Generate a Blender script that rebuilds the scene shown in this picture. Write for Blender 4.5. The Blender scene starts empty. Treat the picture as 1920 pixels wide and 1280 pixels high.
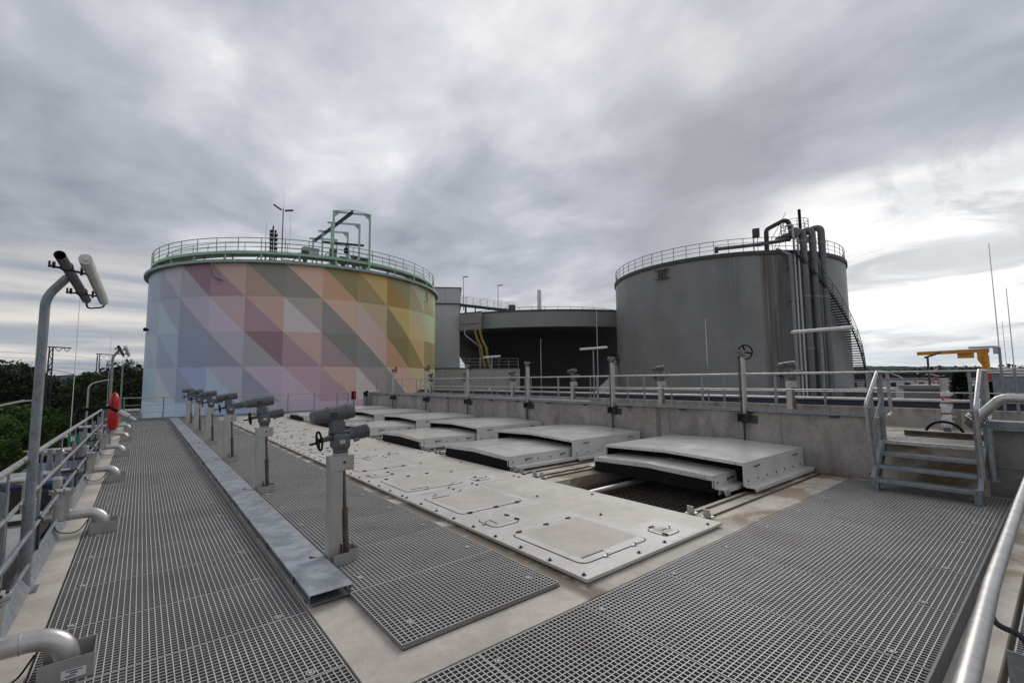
import bpy, bmesh, math, random
from mathutils import Vector, Matrix, Quaternion
R = math.radians
random.seed(7)
S = bpy.context.scene
COL = S.collection

# ------------------------------------------------------------------ camera
cd = bpy.data.cameras.new("camera"); cd.sensor_width = 36; cd.lens = 15.9525
cd.clip_start = 0.05; cd.clip_end = 6000
cam = bpy.data.objects.new("camera", cd); COL.objects.link(cam)
rot = Matrix(((0.77613823, -0.04582911, -0.62889518), (-0.63049654, -0.07086272, -0.77295057), (-0.00914158, 0.99643272, -0.08389437)))
cam.matrix_world = Matrix.Translation((0, 0, 1.77)) @ rot.to_4x4()
S.camera = cam
S.render.resolution_x = 1024; S.render.resolution_y = 682
S.render.engine = 'CYCLES'
S.view_settings.view_transform = 'Standard'; S.view_settings.look = 'None'
S.view_settings.exposure = 0.42; S.view_settings.gamma = 1.0

# ------------------------------------------------------------------ node helpers
class NT:
    def __init__(s, nt):
        s.nt = nt; s.n = nt.nodes; s.l = nt.links
    def new(s, t, **k):
        nd = s.n.new(t)
        for a, b in k.items(): setattr(nd, a, b)
        return nd
    def link(s, a, b): s.l.new(a, b)
    def put(s, sock, v):
        if isinstance(v, bpy.types.NodeSocket): s.link(v, sock)
        elif isinstance(v, (tuple, list)) and len(v) == 3 and sock.type == 'RGBA': sock.default_value = (*v, 1)
        else: sock.default_value = v
    def math(s, op, a, b=0.0, c=None, clamp=False):
        m = s.new('ShaderNodeMath', operation=op); m.use_clamp = clamp
        s.put(m.inputs[0], a); s.put(m.inputs[1], b)
        if c is not None: s.put(m.inputs[2], c)
        return m.outputs[0]
    def vec(s, op, a, b=None):
        m = s.new('ShaderNodeVectorMath', operation=op); s.put(m.inputs[0], a)
        if b is not None: s.put(m.inputs[1], b)
        return m.outputs['Value'] if op == 'DOT_PRODUCT' else m.outputs[0]
    def comb(s, x, y, z):
        m = s.new('ShaderNodeCombineXYZ'); s.put(m.inputs[0], x); s.put(m.inputs[1], y); s.put(m.inputs[2], z); return m.outputs[0]
    def sep(s, v):
        m = s.new('ShaderNodeSeparateXYZ'); s.put(m.inputs[0], v); return m.outputs
    def noise(s, v, scale, detail=4, rough=.55, dist=0.0):
        m = s.new('ShaderNodeTexNoise'); s.put(m.inputs['Vector'], v); m.inputs['Scale'].default_value = scale
        m.inputs['Detail'].default_value = detail; m.inputs['Roughness'].default_value = rough; m.inputs['Distortion'].default_value = dist
        return m.outputs['Fac']
    def ramp(s, f, lo, hi):
        m = s.new('ShaderNodeMapRange'); m.interpolation_type = 'SMOOTHSTEP'
        s.put(m.inputs['Value'], f); s.put(m.inputs['From Min'], lo); s.put(m.inputs['From Max'], hi); return m.outputs[0]
    def mix(s, f, a, b, mode='MIX'):
        m = s.new('ShaderNodeMix', data_type='RGBA', blend_type=mode)
        s.put(m.inputs[0], f); s.put(m.inputs[6], a); s.put(m.inputs[7], b); return m.outputs[2]
    def scale(s, v, x, y, z):
        m = s.new('ShaderNodeMapping'); s.put(m.inputs['Vector'], v); m.inputs['Scale'].default_value = (x, y, z); return m.outputs[0]

# ------------------------------------------------------------------ world: overcast sky
SUN_EL, SUN_AZ = R(34), R(62)          # azimuth measured from +Y towards +X
w = bpy.data.worlds.new("World"); S.world = w; w.use_nodes = True
T = NT(w.node_tree); T.n.clear()
out = T.new('ShaderNodeOutputWorld'); bg = T.new('ShaderNodeBackground'); bg.inputs['Strength'].default_value = 0.1
T.link(bg.outputs[0], out.inputs[0])
sky = T.new('ShaderNodeTexSky'); sky.sky_type = 'NISHITA'; sky.sun_disc = False
sky.sun_elevation = SUN_EL; sky.sun_rotation = SUN_AZ
tc = T.new('ShaderNodeTexCoord'); D = T.vec('NORMALIZE', tc.outputs['Generated'])
dx, dy, dz = T.sep(D)
zc = T.math('ADD', T.math('MAXIMUM', dz, 0.0), 0.14)
px, py = T.math('DIVIDE', dx, zc), T.math('DIVIDE', dy, zc)
A = R(24)                                # cloud bands run along this bearing
qx = T.math('SUBTRACT', T.math('MULTIPLY', px, math.cos(A)), T.math('MULTIPLY', py, math.sin(A)))
qy = T.math('ADD', T.math('MULTIPLY', px, math.sin(A)), T.math('MULTIPLY', py, math.cos(A)))
P1 = T.comb(qx, T.math('MULTIPLY', qy, .8), 0.37)
P2 = T.comb(T.math('MULTIPLY', px, .9), T.math('MULTIPLY', py, .7), 4.1)
n1 = T.noise(P1, 1.3, 3, .5, .5); n2 = T.noise(P2, 2.9, 8, .52, .45); n3 = T.noise(P2, 8.0, 8, .55, .3)
cl = T.math('ADD', T.math('ADD', T.math('MULTIPLY', n1, .42), T.math('MULTIPLY', n2, .40)), T.math('MULTIPLY', n3, .14))
cl = T.math('MULTIPLY', T.math('SUBTRACT', cl, .5), 2.35)
# broad light and dark masses of cloud, each at its own bearing in the sky
def mass(d, p, a):
    return T.math('MULTIPLY', T.math('POWER', T.math('MAXIMUM', T.vec('DOT_PRODUCT', D, Vector(d).normalized()), 0.0), p), a)
MASSES = [((.04,.89,.46), 60, .20), ((.24,.87,.44), 80, .22), ((.54,.56,.63), 40, .15), ((.66,.55,.52), 70, .12), ((.86,.15,.48), 40, .10),
          ((-.14,.96,.25), 26, -.26), ((.81,.5,.31), 34, -.24), ((.87,.31,.39), 34, -.18), ((.38,.87,.31), 70, -.14), ((.97,.0,.36), 30, -.14), ((-.11,.86,.49), 24, -.08)]
for m_ in MASSES: cl = T.math('ADD', cl, mass(*m_))
lum = T.math('ADD', cl, .50, clamp=True)
cloud = T.new('ShaderNodeValToRGB'); T.link(lum, cloud.inputs[0])
cr = cloud.color_ramp; cr.elements[0].position = .05; cr.elements[0].color = (.27, .285, .325, 1); cr.elements[1].position = 1.0; cr.elements[1].color = (.93, .915, .90, 1)
e = cr.elements.new(.45); e.color = (.43, .445, .49, 1)
e = cr.elements.new(.72); e.color = (.64, .64, .67, 1)
col = cloud.outputs[0]
# long flat bands low over the horizon
az = T.math('ARCTAN2', dx, dy)
PB = T.comb(T.math('MULTIPLY', az, 1.3), T.math('MULTIPLY', dz, 17), 1.7)
nb = T.noise(PB, 1.25, 6, .55, .25)
band = T.ramp(nb, .36, .64)
bandc = T.mix(band, (.30, .335, .39), (.84, .78, .70))
west = T.ramp(az, R(42), R(8))           # stronger away from the bright side
low = T.math('MULTIPLY', T.ramp(dz, .30, .06), T.math('ADD', T.math('MULTIPLY', west, .7), .15))
col = T.mix(low, col, bandc)
# bright break in the cloud over the sun's side
g1 = mass((.965, .16, .21), 44, .85); g2 = mass((.985, .04, .15), 40, .45); g3 = mass((.99, .06, .14), 9, .16)
glow = T.math('MULTIPLY', T.math('ADD', T.math('ADD', g1, g2), g3), T.math('ADD', .30, T.math('MULTIPLY', T.ramp(T.noise(P2, 1.6, 8, .62, .7), .34, .62), 1.1)), clamp=True)
glow = T.math('MULTIPLY', glow, T.ramp(T.math('ADD', dz, T.math('MULTIPLY', T.math('SUBTRACT', n2, .5), .22)),   .40, .24))
col = T.mix(glow, col, (1.0, .985, .955))
col = T.mix(T.math('MULTIPLY', T.math('MULTIPLY', T.ramp(dz, .13, .02), T.ramp(az, R(62), R(78))), T.math('ADD', .35, T.math('MULTIPLY', band, .3))), col, (.50, .60, .70))
col = T.mix(T.ramp(dz, 0.0, -.03), col, (.12, .12, .11))
col = T.mix(1.0, col, (8.3, 8.35, 8.45), 'MULTIPLY')
col = T.mix(.05, col, sky.outputs[0])
T.link(col, bg.inputs['Color'])

sl = bpy.data.lights.new("sun", 'SUN'); sl.energy = 1.1; sl.angle = R(28); sl.color = (1, .965, .92)
so = bpy.data.objects.new("sun", sl); COL.objects.link(so)
sd = Vector((math.sin(SUN_AZ)*math.cos(SUN_EL), math.cos(SUN_AZ)*math.cos(SUN_EL), math.sin(SUN_EL)))
so.rotation_euler = sd.to_track_quat('Z', 'Y').to_euler()

# ------------------------------------------------------------------ materials
def mat(name, c1, c2=None, rough=.6, metal=0.0, ns=6.0, stretch=(1, 1, 1), contrast=(.35, .65), bump=0.0, bs=40.0, spec=.5, fine=0.0, extra=None):
    m = bpy.data.materials.new(name); m.use_nodes = True
    t = NT(m.node_tree); b = t.n['Principled BSDF']
    tcn = t.new('ShaderNodeTexCoord'); v = tcn.outputs['Object']
    c2 = c2 or tuple(x*.8 for x in c1)
    vs = t.scale(v, *stretch)
    c = t.mix(t.ramp(t.noise(vs, ns, 5, .6), *contrast), c1, c2)
    if fine:
        c = t.mix(1.0, c, t.mix(t.noise(v, ns*12, 4, .7), (1-fine,)*3, (1+fine,)*3), 'MULTIPLY')
    if extra: c = extra(t, v, c)
    t.put(b.inputs['Base Color'], c)
    rn = t.noise(vs, ns*1.7, 4, .6)
    t.put(b.inputs['Roughness'], t.math('ADD', rough-.08, t.math('MULTIPLY', rn, .16)))
    b.inputs['Metallic'].default_value = metal
    b.inputs['Specular IOR Level'].default_value = spec
    if bump:
        bn = t.new('ShaderNodeBump'); bn.inputs['Strength'].default_value = bump; bn.inputs['Distance'].default_value = .01
        t.put(bn.inputs['Height'], t.noise(v, bs, 6, .65)); t.link(bn.outputs[0], b.inputs['Normal'])
    return m
def stains_deck(t, v, c):      # brown run-off patches along the covers and round the rails
    x, y, z = t.sep(v)
    m1 = t.math('MULTIPLY', t.ramp(t.math('ABSOLUTE', t.math('SUBTRACT', x, 2.99)), .17, .05), t.ramp(t.noise(v, 1.3, 6, .65), .42, .50))
    m2 = t.math('MULTIPLY', t.ramp(x, 5.4, 5.9), t.ramp(t.noise(v, 1.1, 8, .68, .6), .46, .60))
    m3 = t.math('MULTIPLY', t.ramp(x, 9.2, 9.8), .6)
    c = t.mix(t.math('MULTIPLY', m1, .8), c, (.13, .095, .065))
    c = t.mix(t.math('MULTIPLY', t.math('ADD', m2, t.math('MULTIPLY', m3, .4)), .8), c, (.20, .14, .085))
    vo = t.noise(v, 34, 3, .5)
    return t.mix(t.math('MULTIPLY', t.ramp(vo, .68, .76), .35), c, (.12, .11, .10))
def streaks_wall(t, v, c):     # damp streaks down a cast wall, formwork joints
    x, y, z = t.sep(v)
    s = t.noise(t.comb(x, t.math('MULTIPLY', y, 1.3), t.math('MULTIPLY', z, .75)), 1.7, 9, .72, .3)
    c = t.mix(t.math('MULTIPLY', t.ramp(s, .42, .70), .65), c, (.13, .12, .108))
    p = t.noise(t.comb(x, y, z), .9, 6, .6)
    c = t.mix(t.math('MULTIPLY', t.ramp(p, .5, .68), .4), c, (.36, .34, .31))
    fr = t.math('ABSOLUTE', t.math('SUBTRACT', t.math('FRACT', t.math('DIVIDE', y, 2.45)), .5))
    c = t.mix(t.math('MULTIPLY', t.ramp(fr, .0045, .0015), .75), c, (.09, .085, .08))
    fr2 = t.math('ABSOLUTE', t.math('SUBTRACT', t.math('FRACT', t.math('ADD', t.math('DIVIDE', y, 4.9), .19)), .5))     # damp joints
    jw = t.math('ADD', .008, t.math('MULTIPLY', t.noise(t.comb(0, 0, z), 4, 4, .7), .012))
    c = t.mix(t.math('MULTIPLY', t.math('LESS_THAN', fr2, jw), .55), c, (.085, .075, .066))
    ty = t.math('SUBTRACT', t.math('FRACT', t.math('DIVIDE', y, 1.225)), .5); tz = t.math('SUBTRACT', t.math('FRACT', t.math('DIVIDE', z, .62)), .42)
    td = t.math('SQRT', t.math('ADD', t.math('POWER', t.math('MULTIPLY', ty, 1.225), 2), t.math('POWER', t.math('MULTIPLY', tz, .62), 2)))
    c = t.mix(t.math('MULTIPLY', t.ramp(td, .016, .011), .7), c, (.10, .09, .08))                 # tie holes
    cr_ = t.math('ABSOLUTE', t.math('SUBTRACT', t.noise(v, 1.6, 9, .6, 1.2), .5))
    c = t.mix(t.math('MULTIPLY', t.ramp(cr_, .004, .001), .45), c, (.08, .075, .07))              # hairline cracks
    top = t.math('MULTIPLY', t.ramp(z, .80, 1.07), t.ramp(t.noise(t.comb(x, t.math('MULTIPLY', y, 3.0), t.math('MULTIPLY', z, .6)), 2.2, 7, .7), .45, .62))
    c = t.mix(t.math('MULTIPLY', top, .4), c, (.12, .105, .09))
    low = t.math('MULTIPLY', t.ramp(z, .22, .0), t.ramp(t.noise(v, 3.2, 7, .7), .38, .6))
    return t.mix(t.math('MULTIPLY', low, .55), c, (.10, .09, .07))
def rust_tank(t, v, c):        # local coords: tank axis at 0
    x, y, z = t.sep(v)
    an = t.math('MULTIPLY', t.math('ARCTAN2', x, y), 57.2958)
    st = t.noise(t.comb(t.math('MULTIPLY', an, .22), 0.0, t.math('MULTIPLY', z, .05)), 2.2, 6, .6)
    c = t.mix(t.math('MULTIPLY', t.ramp(st, .48, .72), .2), c, (.25, .248, .24))
    def streak(a0, wd, zlo, zhi, amt, colr, ns=1.2):
        m = t.math('MULTIPLY', t.ramp(t.math('ABSOLUTE', t.math('SUBTRACT', an, a0)), wd, wd*.15), t.ramp(z, zlo, zhi))
        n = t.noise(t.comb(t.math('MULTIPLY', an, 1.1), 0.0, t.math('MULTIPLY', z, .12)), ns, 5, .6)
        return t.mix(t.math('MULTIPLY', t.math('MULTIPLY', m, t.ramp(n, .3, .62)), amt), c, colr)
    c = streak(-134.5, 3.0, -3, 3, 1.0, (.085, .045, .022), .9)
    c = streak(-138.5, 5.5, -8, 3, .75, (.045, .038, .034))
    c = streak(-120, 8, 2, 9, .45, (.10, .098, .096))
    c = streak(-93, 5, 4, 9, .30, (.22, .22, .22))
    sh = t.math('ABSOLUTE', t.math('SUBTRACT', t.math('FRACT', t.math('DIVIDE', z, 1.95)), .5))
    c = t.mix(t.math('MULTIPLY', t.ramp(sh, .008, .002), .5), c, (.06, .06, .06))
    return c
def spangle(t, v, c):
    vo = t.new('ShaderNodeTexVoronoi'); t.put(vo.inputs['Vector'], v); vo.inputs['Scale'].default_value = 55
    return t.mix(t.math('MULTIPLY', t.sep(vo.outputs['Color'])[0], .22), c, (.50, .54, .60))
M = {}
M['deck'] = mat('cast_concrete_deck', (.56, .51, .44), (.41, .37, .32), .85, ns=1.8, bump=.25, bs=60, fine=.18, extra=stains_deck)
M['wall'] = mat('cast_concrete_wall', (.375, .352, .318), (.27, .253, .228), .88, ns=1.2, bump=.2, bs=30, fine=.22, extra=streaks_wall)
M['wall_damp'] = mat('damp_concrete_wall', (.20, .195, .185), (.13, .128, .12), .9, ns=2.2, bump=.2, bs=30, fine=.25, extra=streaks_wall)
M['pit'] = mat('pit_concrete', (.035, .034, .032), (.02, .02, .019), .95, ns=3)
def grating_wear_shade(t, v, c):     # every panel a little different, dirt gathered in places
    oi = t.new('ShaderNodeObjectInfo').outputs['Random']; P_ = t.new('ShaderNodeNewGeometry').outputs['Position']
    nz = t.sep(t.new('ShaderNodeNewGeometry').outputs['Normal'])[2]      # shade inside the mesh cells painted in: bar sides darker than tops
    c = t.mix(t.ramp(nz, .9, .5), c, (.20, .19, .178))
    c = t.mix(1.0, c, t.mix(oi, (.93, .925, .92), (1.05, 1.05, 1.05)), 'MULTIPLY')
    c = t.mix(t.math('MULTIPLY', t.ramp(t.noise(P_, 1.5, 6, .68, .3), .50, .68), .28), c, (.20, .165, .13))
    return t.mix(t.math('MULTIPLY', t.ramp(t.noise(P_, 9, 5, .7), .62, .74), .25), c, (.15, .13, .11))
M['grating'] = mat('moulded_grating', (.56, .545, .525), (.47, .455, .44), .50, ns=1.4, fine=.1, extra=grating_wear_shade)
M['frame'] = mat('recess_frame', (.17, .155, .14), (.12, .11, .10), .8, ns=4)
M['galv'] = mat('galvanised_steel', (.235, .26, .275), (.165, .19, .21), .5, .5, ns=9, extra=spangle)
M['galv_blue'] = mat('weathered_galvanised_lid', (.41, .435, .46), (.24, .265, .29), .42, .5, ns=5.5, stretch=(1, 1.3, 1), contrast=(.38, .62), fine=.18, extra=spangle)
M['rail'] = mat('brushed_steel_rail', (.52, .505, .49), (.40, .39, .38), .40, .7, ns=12)
M['stainless'] = mat('stainless_sheet', (.48, .47, .45), (.40, .39, .375), .42, .55, ns=4, stretch=(1, 1, .3))
M['rail_dull'] = mat('dull_steel_rail', (.40, .395, .39), (.30, .30, .295), .42, .6, ns=14)
M['stainless_pipe'] = mat('stainless_pipe', (.60, .58, .56), (.46, .45, .43), .36, .7, ns=7)
M['white'] = mat('white_grp', (.62, .605, .58), (.53, .515, .49), .38, ns=2.2, contrast=(.3, .75), fine=.05)
def lid_stain(t, v, c):
    return t.mix(t.math('MULTIPLY', t.ramp(t.noise(t.scale(v, 1, 2.4, 1), 1.6, 6, .65, .3), .45, .75), .55), c, (.38, .335, .28))
def lid_dirt(t, v, c):
    c = lid_stain(t, v, c)
    P_ = t.new('ShaderNodeNewGeometry').outputs['Position']
    n = t.noise(P_, 2.2, 7, .62, .6)
    ringm = t.ramp(t.math('ABSOLUTE', t.math('SUBTRACT', n, .52)), .016, .003)      # dried puddle edges
    c = t.mix(t.math('MULTIPLY', ringm, .34), c, (.31, .27, .22))
    c = t.mix(t.math('MULTIPLY', t.ramp(t.noise(P_, 24, 5, .7), .64, .74), .35), c, (.30, .27, .23))
    return c
M['lid'] = mat('weathered_grp_lid', (.53, .485, .42), (.43, .39, .335), .6, ns=1.2, fine=.1, extra=lid_dirt)
def top_dirt(t, v, c):
    P_ = t.new('ShaderNodeNewGeometry').outputs['Position']
    c = t.mix(t.math('MULTIPLY', t.ramp(t.noise(P_, 1.4, 7, .65, .5), .46, .68), .38), c, (.40, .375, .33))
    n = t.math('ABSOLUTE', t.math('SUBTRACT', t.noise(P_, 1.9, 6, .55, .4), .5))
    c = t.mix(t.math('MULTIPLY', t.ramp(n, .012, .003), .22), c, (.34, .31, .27))
    return t.mix(t.math('MULTIPLY', t.ramp(t.noise(P_, 30, 4, .7), .66, .76), .3), c, (.28, .25, .21))
M['white_top'] = mat('white_grp_top', (.62, .605, .575), (.52, .505, .475), .20, ns=1.5, contrast=(.4, .8), fine=.04, extra=top_dirt)
M['border'] = mat('cleaner_grp_border', (.55, .535, .505), (.47, .45, .42), .55, ns=1.6, fine=.08, extra=lid_dirt)
M['hatch_field'] = mat('dusty_hatch_field', (.51, .465, .40), (.44, .40, .345), .72, ns=2.5, fine=.08, extra=lid_stain)
M['actuator'] = mat('grey_machine_paint', (.105, .11, .118), (.085, .09, .097), .42, .0, ns=8, bump=.08, bs=120)
M['actuator_light'] = mat('faded_machine_paint', (.16, .165, .17), (.11, .115, .12), .5, .0, ns=10)
M['black'] = mat('black_rubber', (.006, .006, .007), (.009, .009, .009), .85, ns=8, spec=.2)
M['dark_steel'] = mat('dark_steel', (.05, .05, .052), (.03, .03, .032), .5, .3, ns=8)
M['kick_grey'] = mat('dull_grey_kick_plate', (.10, .105, .11), (.075, .08, .085), .5, .3, ns=6)
M['rusty'] = mat('stained_stem', (.17, .135, .10), (.10, .07, .05), .5, .3, ns=9, stretch=(1, 1, .25))
M['mesh_brown'] = mat('brown_stained_mesh', (.075, .06, .045), (.045, .036, .028), .7, ns=8)
M['rust'] = mat('rusty_iron', (.05, .03, .022), (.03, .018, .014), .8, ns=20)
M['green'] = mat('green_painted_steel', (.34, .56, .38), (.28, .48, .32), .5, ns=5)
M['green_pale'] = mat('pale_green_frame', (.42, .58, .50), (.36, .50, .44), .5, ns=3)
M['eave'] = mat('grey_green_eave', (.36, .45, .41), (.30, .38, .35), .5, ns=2)
M['tank_grey'] = mat('grey_tank_shell', (.255, .253, .247), (.215, .214, .21), .45, .05, ns=.5, stretch=(1, 1, .5), fine=.06, extra=rust_tank)
M['tank_rim'] = mat('dark_tank_rim', (.065, .065, .065), (.045, .045, .045), .6, ns=3)
M['hull'] = mat('black_cladding', (.085, .084, .083), (.070, .069, .068), .5, ns=.3)
M['band'] = mat('grey_cladding_band', (.27, .27, .265), (.245, .245, .242), .5, ns=.4)
def corr(t, v, c):
    x, y, z = t.sep(v)
    return t.mix(t.math('MULTIPLY', t.ramp(t.math('ABSOLUTE', t.math('SUBTRACT', t.math('FRACT', t.math('MULTIPLY', t.math('ADD', x, y), 1.1)), .5)), .03, .01), .25), c, (.12, .12, .13))
M['clad'] = mat('light_grey_cladding', (.50, .505, .52), (.45, .455, .47), .55, .0, ns=.4, extra=corr)
M['clad_pale'] = mat('pale_cladding', (.40, .39, .375), (.35, .34, .33), .55, ns=.5, extra=corr)
M['pipe_grey'] = mat('grey_insulated_pipe', (.17, .17, .178), (.125, .125, .132), .5, .15, ns=1.2, stretch=(1, 1, .35))
M['white_pipe'] = mat('white_tube', (.74, .73, .71), (.62, .61, .59), .35, ns=3)
M['yellow_pipe'] = mat('ochre_pipe_cladding', (.36, .235, .05), (.25, .16, .04), .4, .3, ns=2)
M['crane'] = mat('yellow_crane_paint', (.74, .34, .015), (.62, .28, .012), .45, ns=3)
M['red'] = mat('red_plastic', (.50, .014, .010), (.38, .010, .008), .35, ns=4)
M['red_paint'] = mat('red_paint', (.45, .03, .02), (.35, .02, .015), .5, ns=4)
M['navy'] = mat('dark_navy_cover', (.020, .026, .045), (.014, .018, .03), .5, ns=3)
M['blue'] = mat('blue_tarpaulin', (.06, .12, .30), (.045, .09, .23), .5, ns=3)
M['sign_green'] = mat('sign_green', (.01, .18, .10), (.01, .16, .09), .5, ns=3)
M['sign_white'] = mat('sign_white', (.75, .75, .75), (.7, .7, .7), .5, ns=3)
M['plastic'] = mat('plastic_film', (.75, .76, .78), (.60, .62, .64), .2, ns=12, bump=.6, bs=25)
M['cork'] = mat('brown_tape', (.30, .16, .07), (.22, .11, .05), .6, ns=10)
M['lens'] = mat('clear_lamp_glass', (.75, .76, .75), (.66, .67, .66), .15, ns=6)
M['asphalt'] = mat('asphalt_road', (.060, .060, .058), (.045, .045, .044), .9, ns=1.5, fine=.2)
M['ground'] = mat('grassy_ground', (.085, .080, .030), (.055, .065, .022), .95, ns=.15, fine=.5, contrast=(.4, .6))
M['gravel'] = mat('gravel', (.20, .16, .12), (.05, .04, .035), .95, ns=6, contrast=(.45, .55))
M['bark'] = mat('bark', (.055, .042, .03), (.035, .027, .02), .95, ns=8)
def leafmat(n, a, b): return mat(n, a, b, .7, ns=.8, contrast=(.42, .58), spec=.12, fine=.35)
M['leaf_bright'] = leafmat('bright_leaves', (.095, .155, .028), (.042, .08, .016))
M['leaf_dark'] = leafmat('dark_leaves', (.030, .050, .016), (.014, .026, .009))
M['leaf_mid'] = leafmat('mid_leaves', (.065, .10, .03), (.03, .055, .016))
M['hill'] = mat('wooded_hill', (.020, .048, .040), (.012, .030, .028), .95, ns=.012, contrast=(.4, .6), fine=.3, spec=.02)
M['far_wood'] = mat('far_wood_leaves', (.020, .034, .018), (.010, .019, .011), .95, ns=.06, spec=.02, fine=.3)
M['building_grey'] = mat('grey_render', (.20, .195, .20), (.17, .168, .17), .7, ns=.6)
M['building_dark'] = mat('dark_roofing', (.035, .035, .04), (.022, .022, .026), .7, ns=1)
M['building_white'] = mat('white_render', (.62, .61, .59), (.52, .51, .50), .7, ns=.6)
M['glass'] = mat('dark_glass', (.03, .035, .04), (.02, .024, .03), .12, ns=1)

# ------------------------------------------------------------------ mesh builder
def V(*a): return Vector(a if len(a) > 1 else a[0])
def fillet(pts, r, n=6):
    pts = [V(p) for p in pts]; o = [pts[0]]
    for i in range(1, len(pts)-1):
        a, b, c = pts[i-1], pts[i], pts[i+1]
        u, v = (a-b).normalized(), (c-b).normalized()
        ang = u.angle(v)
        if ang > 3.1: o.append(b); continue
        d = min(r/math.tan(ang/2), (a-b).length*.49, (c-b).length*.49)
        p0, p1 = b+u*d, b+v*d
        for k in range(n+1):
            s = k/n; o.append(p0*(1-s)**2 + b*2*s*(1-s) + p1*s*s)
    o.append(pts[-1]); return o
class MB:
    def __init__(s): s.v = []; s.f = []; s.sm = []; s.cols = None
    def add(s, vs, fs, smooth=False):
        n = len(s.v); s.v += [tuple(p) for p in vs]
        for f in fs: s.f.append(tuple(i+n for i in f)); s.sm.append(smooth)
        return s
    def box(s, x0, x1, y0, y1, z0, z1):
        return s.add([(x0,y0,z0),(x1,y0,z0),(x1,y1,z0),(x0,y1,z0),(x0,y0,z1),(x1,y0,z1),(x1,y1,z1),(x0,y1,z1)],
                     [(0,3,2,1),(4,5,6,7),(0,1,5,4),(1,2,6,5),(2,3,7,6),(3,0,4,7)])
    def obox(s, c, size, rot=None):
        hx, hy, hz = (q/2 for q in size); c = V(c); rot = rot or Matrix.Identity(3)
        vs = [c + rot @ V(a*hx, b*hy, d*hz) for d in (-1,1) for a, b in ((-1,-1),(1,-1),(1,1),(-1,1))]
        return s.add(vs, [(0,3,2,1),(4,5,6,7),(0,1,5,4),(1,2,6,5),(2,3,7,6),(3,0,4,7)])
    def bar(s, p0, p1, wd, h, up=(0,0,1)):
        p0, p1 = V(p0), V(p1); d = (p1-p0).normalized(); up = V(up)
        if abs(d.dot(up)) > .98: up = V(1,0,0)
        x = d.cross(up).normalized(); z = x.cross(d)
        vs = [p + x*a*wd/2 + z*b*h/2 for p in (p0, p1) for a, b in ((-1,-1),(1,-1),(1,1),(-1,1))]
        return s.add(vs, [(0,1,2,3),(7,6,5,4),(0,4,5,1),(1,5,6,2),(2,6,7,3),(3,7,4,0)])
    def cyl(s, p0, p1, r0, r1=None, n=14, caps=True):
        p0, p1 = V(p0), V(p1); r1 = r0 if r1 is None else r1
        d = (p1-p0).normalized(); q = d.to_track_quat('Z', 'Y')
        c = [q @ V(math.cos(2*math.pi*i/n), math.sin(2*math.pi*i/n), 0) for i in range(n)]
        s.add([p0+k*r0 for k in c]+[p1+k*r1 for k in c], [(i, (i+1)%n, n+(i+1)%n, n+i) for i in range(n)], True)
        if caps:
            s.add([p0+k*r0 for k in c], [tuple(range(n))[::-1]]); s.add([p1+k*r1 for k in c], [tuple(range(n))])
        return s
    def tube(s, pts, r, n=12, closed=False, caps=True):
        pts = [V(p) for p in pts]; m = len(pts); rs = r if isinstance(r, (list, tuple)) else [r]*m
        def tan(i):
            a = pts[(i-1)%m] if (closed or i > 0) else pts[i]; b = pts[(i+1)%m] if (closed or i < m-1) else pts[i]
            return (b-a).normalized()
        t0 = tan(0); x = t0.orthogonal().normalized(); vs = []; last = t0
        for i in range(m):
            t = tan(i); q = last.rotation_difference(t); x = q @ x; x = (x - t*x.dot(t)).normalized(); y = t.cross(x); last = t
            vs += [pts[i] + (x*math.cos(2*math.pi*k/n) + y*math.sin(2*math.pi*k/n))*rs[i] for k in range(n)]
        fs = []
        for i in range(m if closed else m-1):
            j = (i+1) % m
            fs += [(i*n+k, i*n+(k+1)%n, j*n+(k+1)%n, j*n+k) for k in range(n)]
        s.add(vs, fs, True)
        if caps and not closed:
            s.add(vs[:n], [tuple(range(n))[::-1]]); s.add(vs[-n:], [tuple(range(n))])
        return s
    def lathe(s, prof, c=(0,0,0), n=64, a0=0, a1=360, smooth=True):
        if smooth and len(prof) > 2 and len(prof) < 6:      # keep the edges between the steps of a stepped profile crisp
            for q in range(len(prof)-1): s.lathe(prof[q:q+2], c, n, a0, a1)
            return s
        c = V(c); full = abs(a1-a0) >= 360; m = n if full else n+1; k = len(prof); vs = []
        for i in range(m):
            a = R(a0 + (a1-a0)*i/n)
            vs += [c + V(math.sin(a)*r, math.cos(a)*r, z) for r, z in prof]
        fs = []
        for i in range(n):
            j = (i+1) % m
            fs += [(i*k+q, i*k+q+1, j*k+q+1, j*k+q) for q in range(k-1)]
        return s.add(vs, fs, smooth)
    def prism(s, poly, z0, z1):
        n = len(poly)
        return s.add([(x,y,z0) for x,y in poly]+[(x,y,z1) for x,y in poly], [tuple(range(n))[::-1], tuple(range(n,2*n))]+[(i,(i+1)%n,n+(i+1)%n,n+i) for i in range(n)])
    def torus(s, c, r, rr, axis=(0,0,1), n=28, m=8):
        q = V(axis).normalized().to_track_quat('Z', 'Y'); c = V(c)
        return s.tube([c + q @ V(math.cos(2*math.pi*i/n)*r, math.sin(2*math.pi*i/n)*r, 0) for i in range(n)], rr, m, closed=True)
    def mesh(s, name):
        me = bpy.data.meshes.new(name); me.from_pydata(s.v, [], s.f)
        me.polygons.foreach_set('use_smooth', s.sm); me.update(); return me
def rrect(x0, x1, y0, y1, r, n=5):
    o = []
    for cx_, cy_, a in ((x1-r, y1-r, 0), (x0+r, y1-r, 90), (x0+r, y0+r, 180), (x1-r, y0+r, 270)):
        o += [(cx_+r*math.cos(R(a+90*k/n)), cy_+r*math.sin(R(a+90*k/n))) for k in range(n+1)]
    return o
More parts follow.
